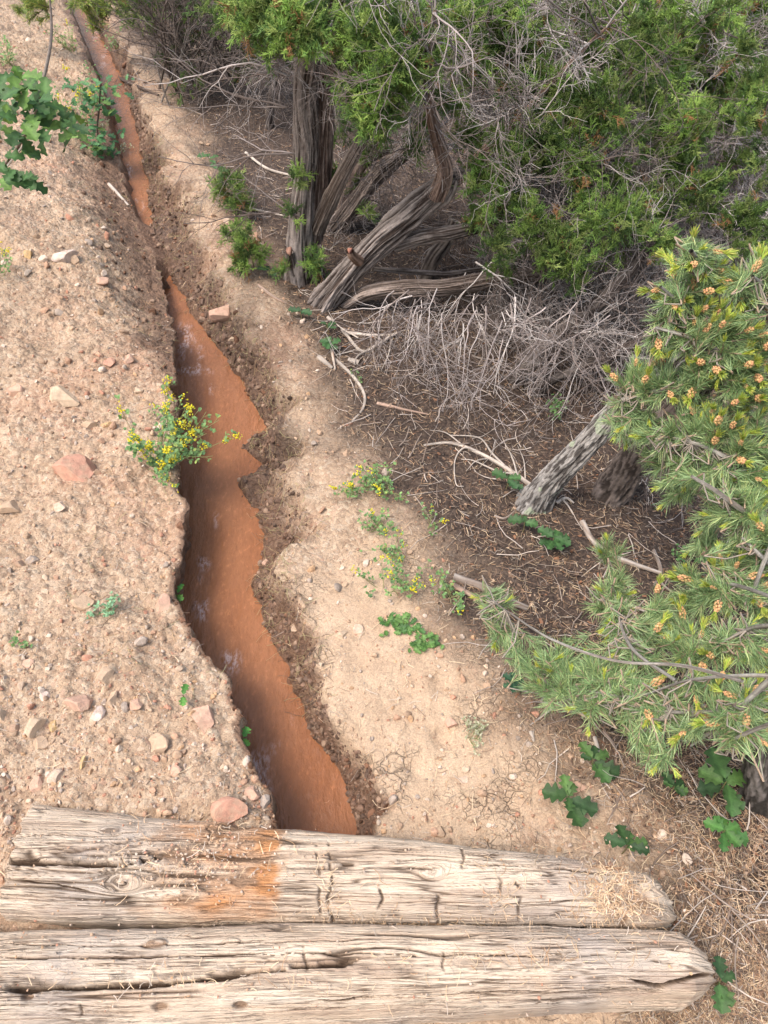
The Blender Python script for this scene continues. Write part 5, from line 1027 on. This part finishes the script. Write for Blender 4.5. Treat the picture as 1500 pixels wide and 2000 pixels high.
oak(1020, 1040, [(170, 1), (140, .8), (80, .7), (20, .9), (-20, .8)], 'flat oak sprout left of the bushy sprout', 32, .05, 10, [(.07, .15, .05), (.05, .12, .045)])
oak(988, 955, [(160, 1), (130, .7), (60, .6), (-30, 1), (0, .8), (-60, .9)], 'oak sprout touching the foot of the lichen trunk', 32, .05, 11, [(.07, .15, .05), (.05, .12, .045)])
oak(645, 690, [(170, .8), (100, .8), (30, 1), (-40, .8), (-100, .9), (-140, .7)], 'oak sprout on the bare bank below the bleached branch', 24, .05, 12, [(.06, .14, .05)])
oak(640, 655, [(150, .8), (30, 1), (-10, .9), (90, .7)], 'small oak sprout above the bank sprout', 20, .05, 13, [(.06, .13, .05)])
oak(588, 625, [(170, 1), (120, .8), (20, .9), (60, .8), (-20, 1)], 'low oak sprout left of the leaning trunk base', 24, .04, 14, [(.06, .13, .055)])
oak(525, 545, [(170, 1), (100, .8), (20, .9), (-20, .8)], 'flat oak sprout below the juniper sprigs', 22, .04, 15, [(.07, .14, .05)])
oak(1240, 1440, [(160, 1), (30, .8), (-40, .9), (100, .7)], 'yellow-green oak sprout under the pinyon needles', 32, .05, 16, [(.24, .30, .06), (.2, .28, .06)])
oak(410, 325, [(170, 1), (100, .8), (20, .9), (-40, .8)], 'oak sprout high on the far bank edge', 22, .05, 17, [(.07, .15, .05)])
oak(430, 350, [(150, 1), (60, .8), (0, .9), (-60, .8)], 'second oak sprout on the far bank edge, just lower', 22, .05, 18, [(.07, .14, .055)])
oak(1265, 1475, [(150, .9), (200, .7), (60, .8)], 'pale lime oak leaf pair left of the hanging pinyon tuft', 26, .04, 19, [(.3, .36, .07)])
for (px, py, lab, k) in [(362, 1370, 'two-leaved green sprout on the gravelly left bank', 20), (462, 1337, 'small bright leaf hanging over the left lip', 21), (478, 1452, 'leafy sprout growing from the left wall near the timber', 22), (350, 1172, 'single green leaf in the undercut by the pink cobble', 23)]:
    oak(px, py, [(80, .9), (-80, .8)] if k == 20 else [(70, .9), (-50, .8), (200, .6)], lab, 26, .03, k, [(.09, .26, .05), (.12, .3, .06)])
# oak branch at upper left
b = ground(-30, 420); ob = thing('oak_sapling', 'leafy oak sapling leaning in at the upper left edge', 'plant', b)
Yo = 2.2
P = np.array([b-np.array([0, 0, .03]), at_y(-20, 360, b[1]), at_y(20, 310, Yo+.1), at_y(55, 250, Yo), at_y(80, 190, Yo)]); a_ = Acc(); bark(a_, P, [.008, .007, .005, .004, .003], (.3, .24, .2), (.12, .09, .07), 10, .01, .08, 780, 8); a_.build('stem', M_BARK, ob)
P = np.array([at_y(60, 240, Yo), at_y(82, 165, Yo+.05), at_y(98, 90, Yo+.1), at_y(100, 30, Yo+.15), at_y(92, -40, Yo+.2)]); a_ = Acc(); bark(a_, P, [.005, .0045, .004, .003, .002], (.2, .17, .15), (.1, .08, .07), 8, .012, .08, 781, 8); a_.build('stem', M_BARK, ob)
P = np.array([at_y(10, 330, Yo), at_y(55, 270, Yo-.03), at_y(62, 240, Yo-.03), at_y(55, 215, Yo-.02)]); a_ = Acc(); bark(a_, P, [.003, .003, .0025, .002], (.5, .45, .4), (.35, .3, .27), 7, .012, .06, 782, 8); a_.build('side_twig', M_BARK, ob)
k = 0
for (cx_, cy_, n_, R_) in [(50, 165, 14, 42), (80, 200, 17, 48), (60, 245, 15, 45), (15, 195, 11, 45), (20, 290, 8, 32), (138, 235, 8, 22), (15, 345, 10, 28), (0, 230, 8, 30), (48, 350, 4, 20), (150, 262, 4, 15)]:
    for i in range(n_):
        p = at_y(cx_+random.uniform(-R_, R_)*.6, cy_+random.uniform(-R_, R_)*.6, Yo+random.uniform(-.12, .12)); d = norm(np.array([random.gauss(0, 1), random.gauss(-.3, .7), random.gauss(-.1, .5)])); a_ = Acc(); dep = 2.5
        oak_leaf(a_, p, d, np.array([random.gauss(0, .3), -.45, 1.]), random.uniform(24, 40)*dep/FPX, np.array(random.choice([(.085, .18, .045), (.065, .145, .045), (.13, .24, .055), (.05, .11, .035)]))*random.uniform(.9, 1.15), 2000+k); a_.build('leaf', M_LEAF, ob); k += 1
# small dark-leaved shrub between oak and water
b = ground(196, 300); sh = thing('leafy_shrub', 'slim green shrub with dark stem on the left bank of the far pool', 'bush', b)
P = np.array([b-np.array([0, 0, .02]), at_y(190, 255, b[1]), at_y(194, 210, b[1]), at_y(196, 165, b[1])]); a_ = Acc(); bark(a_, P, [.006, .005, .004, .003], (.1, .075, .06), (.04, .03, .025), 8, .012, .06, 783, 8); a_.build('stem', M_BARK, sh)
a_ = Acc()
for i in range(170):
    cy_ = random.choice([170, 185, 210, 265, 280, 290, 300]); p = at_y(190+random.gauss(0, 24), cy_+random.gauss(0, 14), b[1]+random.uniform(-.1, .1)); d = norm(np.array([random.gauss(0, 1), random.gauss(-.2, .7), random.gauss(0, .6)])); oak_leaf(a_, p, d, np.array([0, -.3, 1.]), random.uniform(.03, .06), np.array(random.choice([(.08, .2, .08), (.10, .24, .09), (.16, .27, .07), (.06, .15, .06)])), 3000+i)
a_.build('foliage', M_LEAF, sh)

# yellow-flowered sweet clover like plants
def clover(px, py, stems, label, Lpx, leafs=9, sc=1.0, flow=1.0, lean=(0, 0), lcol=((.14, .25, .09), (.19, .31, .11), (.10, .19, .08), (.3, .38, .1))):
    b = ground(px, py); dep = b[1]*CP-(b[2]-CAM[2])*SP; L0 = Lpx*dep/FPX; t = thing('yellow_wildflower', label, 'flower', b, 'yellow wildflowers'); n_ = stems
    a = rng.uniform(0, 2*math.pi, n_); d = np.stack([np.cos(a)*.75+lean[0], np.sin(a)*.75+lean[1], rng.uniform(.5, 1.2, n_)], -1); p0 = np.repeat(b[None], n_, 0)+rng.normal(size=(n_, 3))*np.array([.012, .012, 0])*sc
    P = walk(p0, d, rng.uniform(.55, 1.1, n_)*L0, 8, .08, .02); P[:, :, 2] = np.maximum(P[:, :, 2], np.where(P[:, :, 0] > XL(P[:, :, 1]), WATER+.03, H(P[:, :, 0], P[:, :, 1])+.006)); a_ = Acc(); V, F, C = tubes(P, np.broadcast_to(np.linspace(1, .5, 8)*.0013*sc, (n_, 8)), 5, np.tile([.22, .24, .10], (n_, 1))); a_.add(V, F, C)
    lf = Acc(); fw = Acc(); p, dd, _, _ = kids(P, np.full((n_, 8), .001), leafs, .12, 1, .9); m = len(p); ps = rng.uniform(.012, .03, m)*sc; tp = p+dd*ps[:, None]; V, F, C = tubes(np.stack([p, (p+tp)/2, tp], 1), np.full((m, 3), .0006*sc), 3, np.tile([.2, .26, .1], (m, 1))); a_.add(V, F, C); a_.build('stems', M_TWIG, t)
    th = np.linspace(0, 2*math.pi, 9)[:-1]; ell = np.stack([.5-.5*np.cos(th), .36*np.sin(th), .10*np.abs(np.sin(th))], -1); ev = np.vstack([ell, [[.5, 0, 0]]]); ef = np.array([[k, (k+1) % 8, 8] for k in range(8)])
    for off in (-.9, 0, .9):
        up = norm(rng.normal(size=(m, 3))*.35+np.array([0, -.2, 1])); dx = norm(dd-up*np.sum(dd*up, 1, keepdims=True)); sy_ = np.cross(up, dx); d3 = dx*math.cos(off)+sy_*math.sin(off); s3 = np.cross(up, d3); R = np.stack([d3, s3, up], -1)
        scatter(lf, ev, ef, tp, R, np.repeat((rng.uniform(.008, .015, m)*sc*(1.0 if stems > 20 else .78))[:, None], 3, 1), np.array(lcol)[rng.choice(4, m, p=[.35, .35, .25, .05])]*rng.uniform(.85, 1.2, (m, 1)))
    lf.build('leaves', M_LEAF, t)
    q = max(2, int(n_*(1.6 if n_ > 20 else 1.0)*flow)); idx = rng.integers(0, n_, q); tt = np.where(np.arange(q) < n_*.8, 7, rng.integers(4, 8, q)); tipp = P[idx, tt]; bv, bf = ico(0); mm = q*11; pos = np.repeat(tipp, 11, 0)+rng.normal(size=(mm, 3))*.006*sc+np.repeat(norm(d)[idx], 11, 0)*rng.uniform(0, .02, (mm, 1))*sc
    sz_ = rng.uniform(.0016, .0038, (mm, 1))*np.array([[1.5, .9, .6]])*sc; fc = np.array([(.72, .60, .03), (.80, .68, .05), (.60, .58, .06)])[rng.integers(0, 3, mm)]; RR = rots(mm)
    if flow <= 0: return
    for h_ in range(q): sl_ = slice(h_*11, h_*11+11); fw = Acc(); scatter(fw, bv, bf, pos[sl_], RR[sl_], sz_[sl_], fc[sl_]); fw.build('flower_head', M_FLOWER, t)
clover(312, 905, 30, 'large bushy yellow wildflower hanging over the left lip of the ditch', 150, 10, 1.0, 1.2, (.45, -.05))
clover(322, 815, 4, 'small yellow wildflower just above the large bushy one', 40, 5, .9, 1.2, (.1, .2))
clover(705, 965, 7, 'yellow wildflower upright at left of the right-bank patch', 60, 7, .9, .6)
clover(750, 960, 12, 'fullest yellow wildflower on the right bank, near a pale twig', 62, 9, .9, .5)
clover(735, 1040, 9, 'low yellow wildflower in the middle of the right-bank patch', 50, 8, .8, .35)
clover(765, 1085, 8, 'thin yellow wildflower below the middle of the right-bank patch', 50, 7, .8, .4)
clover(790, 1150, 9, 'yellow wildflower with bright heads close to the green rosette', 66, 8, .85, .7, (.2, .2))
clover(740, 1150, 4, 'sparse grassy yellow wildflower beside the bright-headed one', 60, 5, .8, .5)
clover(880, 1170, 7, 'mostly green wildflower right of the bright-headed one', 50, 8, .85, .2)
clover(845, 1030, 4, 'tiny yellow wildflower at the litter edge', 40, 6, .8, .6)
clover(0, 535, 6, 'yellow wildflower cut off at the left edge', 60, 5, 1.0, 1.2)
clover(170, 190, 8, 'tall yellow wildflower by the slim shrub', 60, 7, 1.2, .8)
clover(175, 240, 7, 'yellow wildflower behind the slim green shrub', 60, 7, 1.2, .9)
clover(207, 1195, 7, 'bluish-green leafy sprout without flowers on the left bank', 30, 8, .75, 0.0, lcol=((.2, .36, .2), (.24, .4, .24), (.16, .3, .16), (.3, .42, .25)))
clover(42, 1262, 3, 'little green sprout near the raised mound', 20, 5, .8, 0.0)
clover(925, 1440, 8, 'pale gray-green tuft on the dry silt', 45, 9, .55, 0.0, lcol=((.36, .36, .24), (.4, .38, .28), (.3, .32, .2), (.4, .4, .3)))
clover(240, 330, 7, 'pale gray tuft hanging over the far pool', 40, 8, .8, 0.0, lcol=((.36, .38, .26), (.4, .4, .3), (.3, .34, .2), (.4, .4, .3)))
clover(140, 230, 6, 'green weed on the upper left slope', 60, 7, 1.3, .2)
clover(140, 100, 8, 'grassy green weed beside the far ditch', 60, 7, 1.5, .1, lcol=((.2, .28, .1), (.26, .34, .12), (.3, .36, .14), (.2, .3, .1)))
clover(20, 130, 8, 'green weed at the top left corner slope', 60, 8, 1.5, .0, lcol=((.16, .28, .1), (.2, .32, .12), (.24, .34, .14), (.2, .3, .1)))
clover(230, 95, 7, 'green weed on the far right bank near the bush', 50, 7, 1.4, .0, lcol=((.16, .25, .1), (.2, .28, .12), (.24, .3, .14), (.2, .3, .1)))
clover(700, 740, 3, 'tiny weed by the hooked stick', 20, 4, .6, .0)
clover(1085, 810, 8, 'soft green weed in the litter above the lichen trunk', 40, 8, .8, 0, lcol=((.12, .26, .08), (.16, .3, .1), (.2, .34, .12), (.1, .2, .08)))
clover(1340, 1095, 6, 'low green weed in the litter between the two pinyons', 36, 7, .8, 0, lcol=((.12, .26, .08), (.16, .3, .1), (.2, .34, .12), (.1, .2, .08)))
# green rosettes
def rosette(px, py, n_, Lpx, label, spr):
    b = ground(px, py); dep = b[1]*CP-(b[2]-CAM[2])*SP; L0 = Lpx*dep/FPX; t = thing('rosette_weed', label, 'weed', b, 'green rosette weeds'); a_ = Acc()
    for i in range(n_):
        a = random.uniform(0, 6.28); o_ = np.array([random.gauss(0, 1)*spr, random.gauss(0, .5)*spr, 0]); p = b+o_; p[2] = H(p[0], p[1])+.004; oak_leaf(a_, p, np.array([math.cos(a), math.sin(a), random.uniform(.15, .6)]), np.array([0, -.2, 1.]), L0*random.uniform(.6, 1.1), np.array(random.choice([(.10, .21, .05), (.14, .26, .07), (.07, .16, .045)])), 5000+i)
    a_.build('leaves', M_LEAF, t)
rosette(785, 1225, 46, 19, 'green toothed rosette weed on cracked silt, upper one', .022)
rosette(832, 1258, 40, 18, 'green toothed rosette weed just right of and below the upper one', .020)
# grass blades / root hairs on the wet mud
gb = Acc(); n_ = 2600; y = rng.uniform(.9, 4.4, n_); x = XR(y)+rng.uniform(.01, 1.1, n_)*mudw(y); k = np.concatenate([np.ones(n_-500), np.zeros(500)]) > 0; x = np.where(k, x, XL(y)-rng.uniform(.0, .3, n_)); p = ground_s(x, y); a = rng.uniform(0, 6.28, n_); P = walk(p, np.stack([np.cos(a), np.sin(a), rng.uniform(-.1, .5, n_)], -1), rng.uniform(.015, .06, n_), 5, .3, -.12); P[:, :, 2] = np.maximum(P[:, :, 2], H(P[:, :, 0], P[:, :, 1])+.001)
V, F, C = tubes(P, np.full((n_, 5), .0006), 3, np.array([(.40, .28, .16), (.30, .18, .11), (.15, .10, .07), (.38, .34, .18)])[rng.integers(0, 4, n_)]); gb.add(V, F, C); tag(gb.build('root_litter', M_TWIG), 'fine rootlets and dry stalks caught in the wet mud', 'roots', kind='stuff')
# drop the helper origins
for o in S.objects:
    if '_o' in o.keys(): del o['_o']
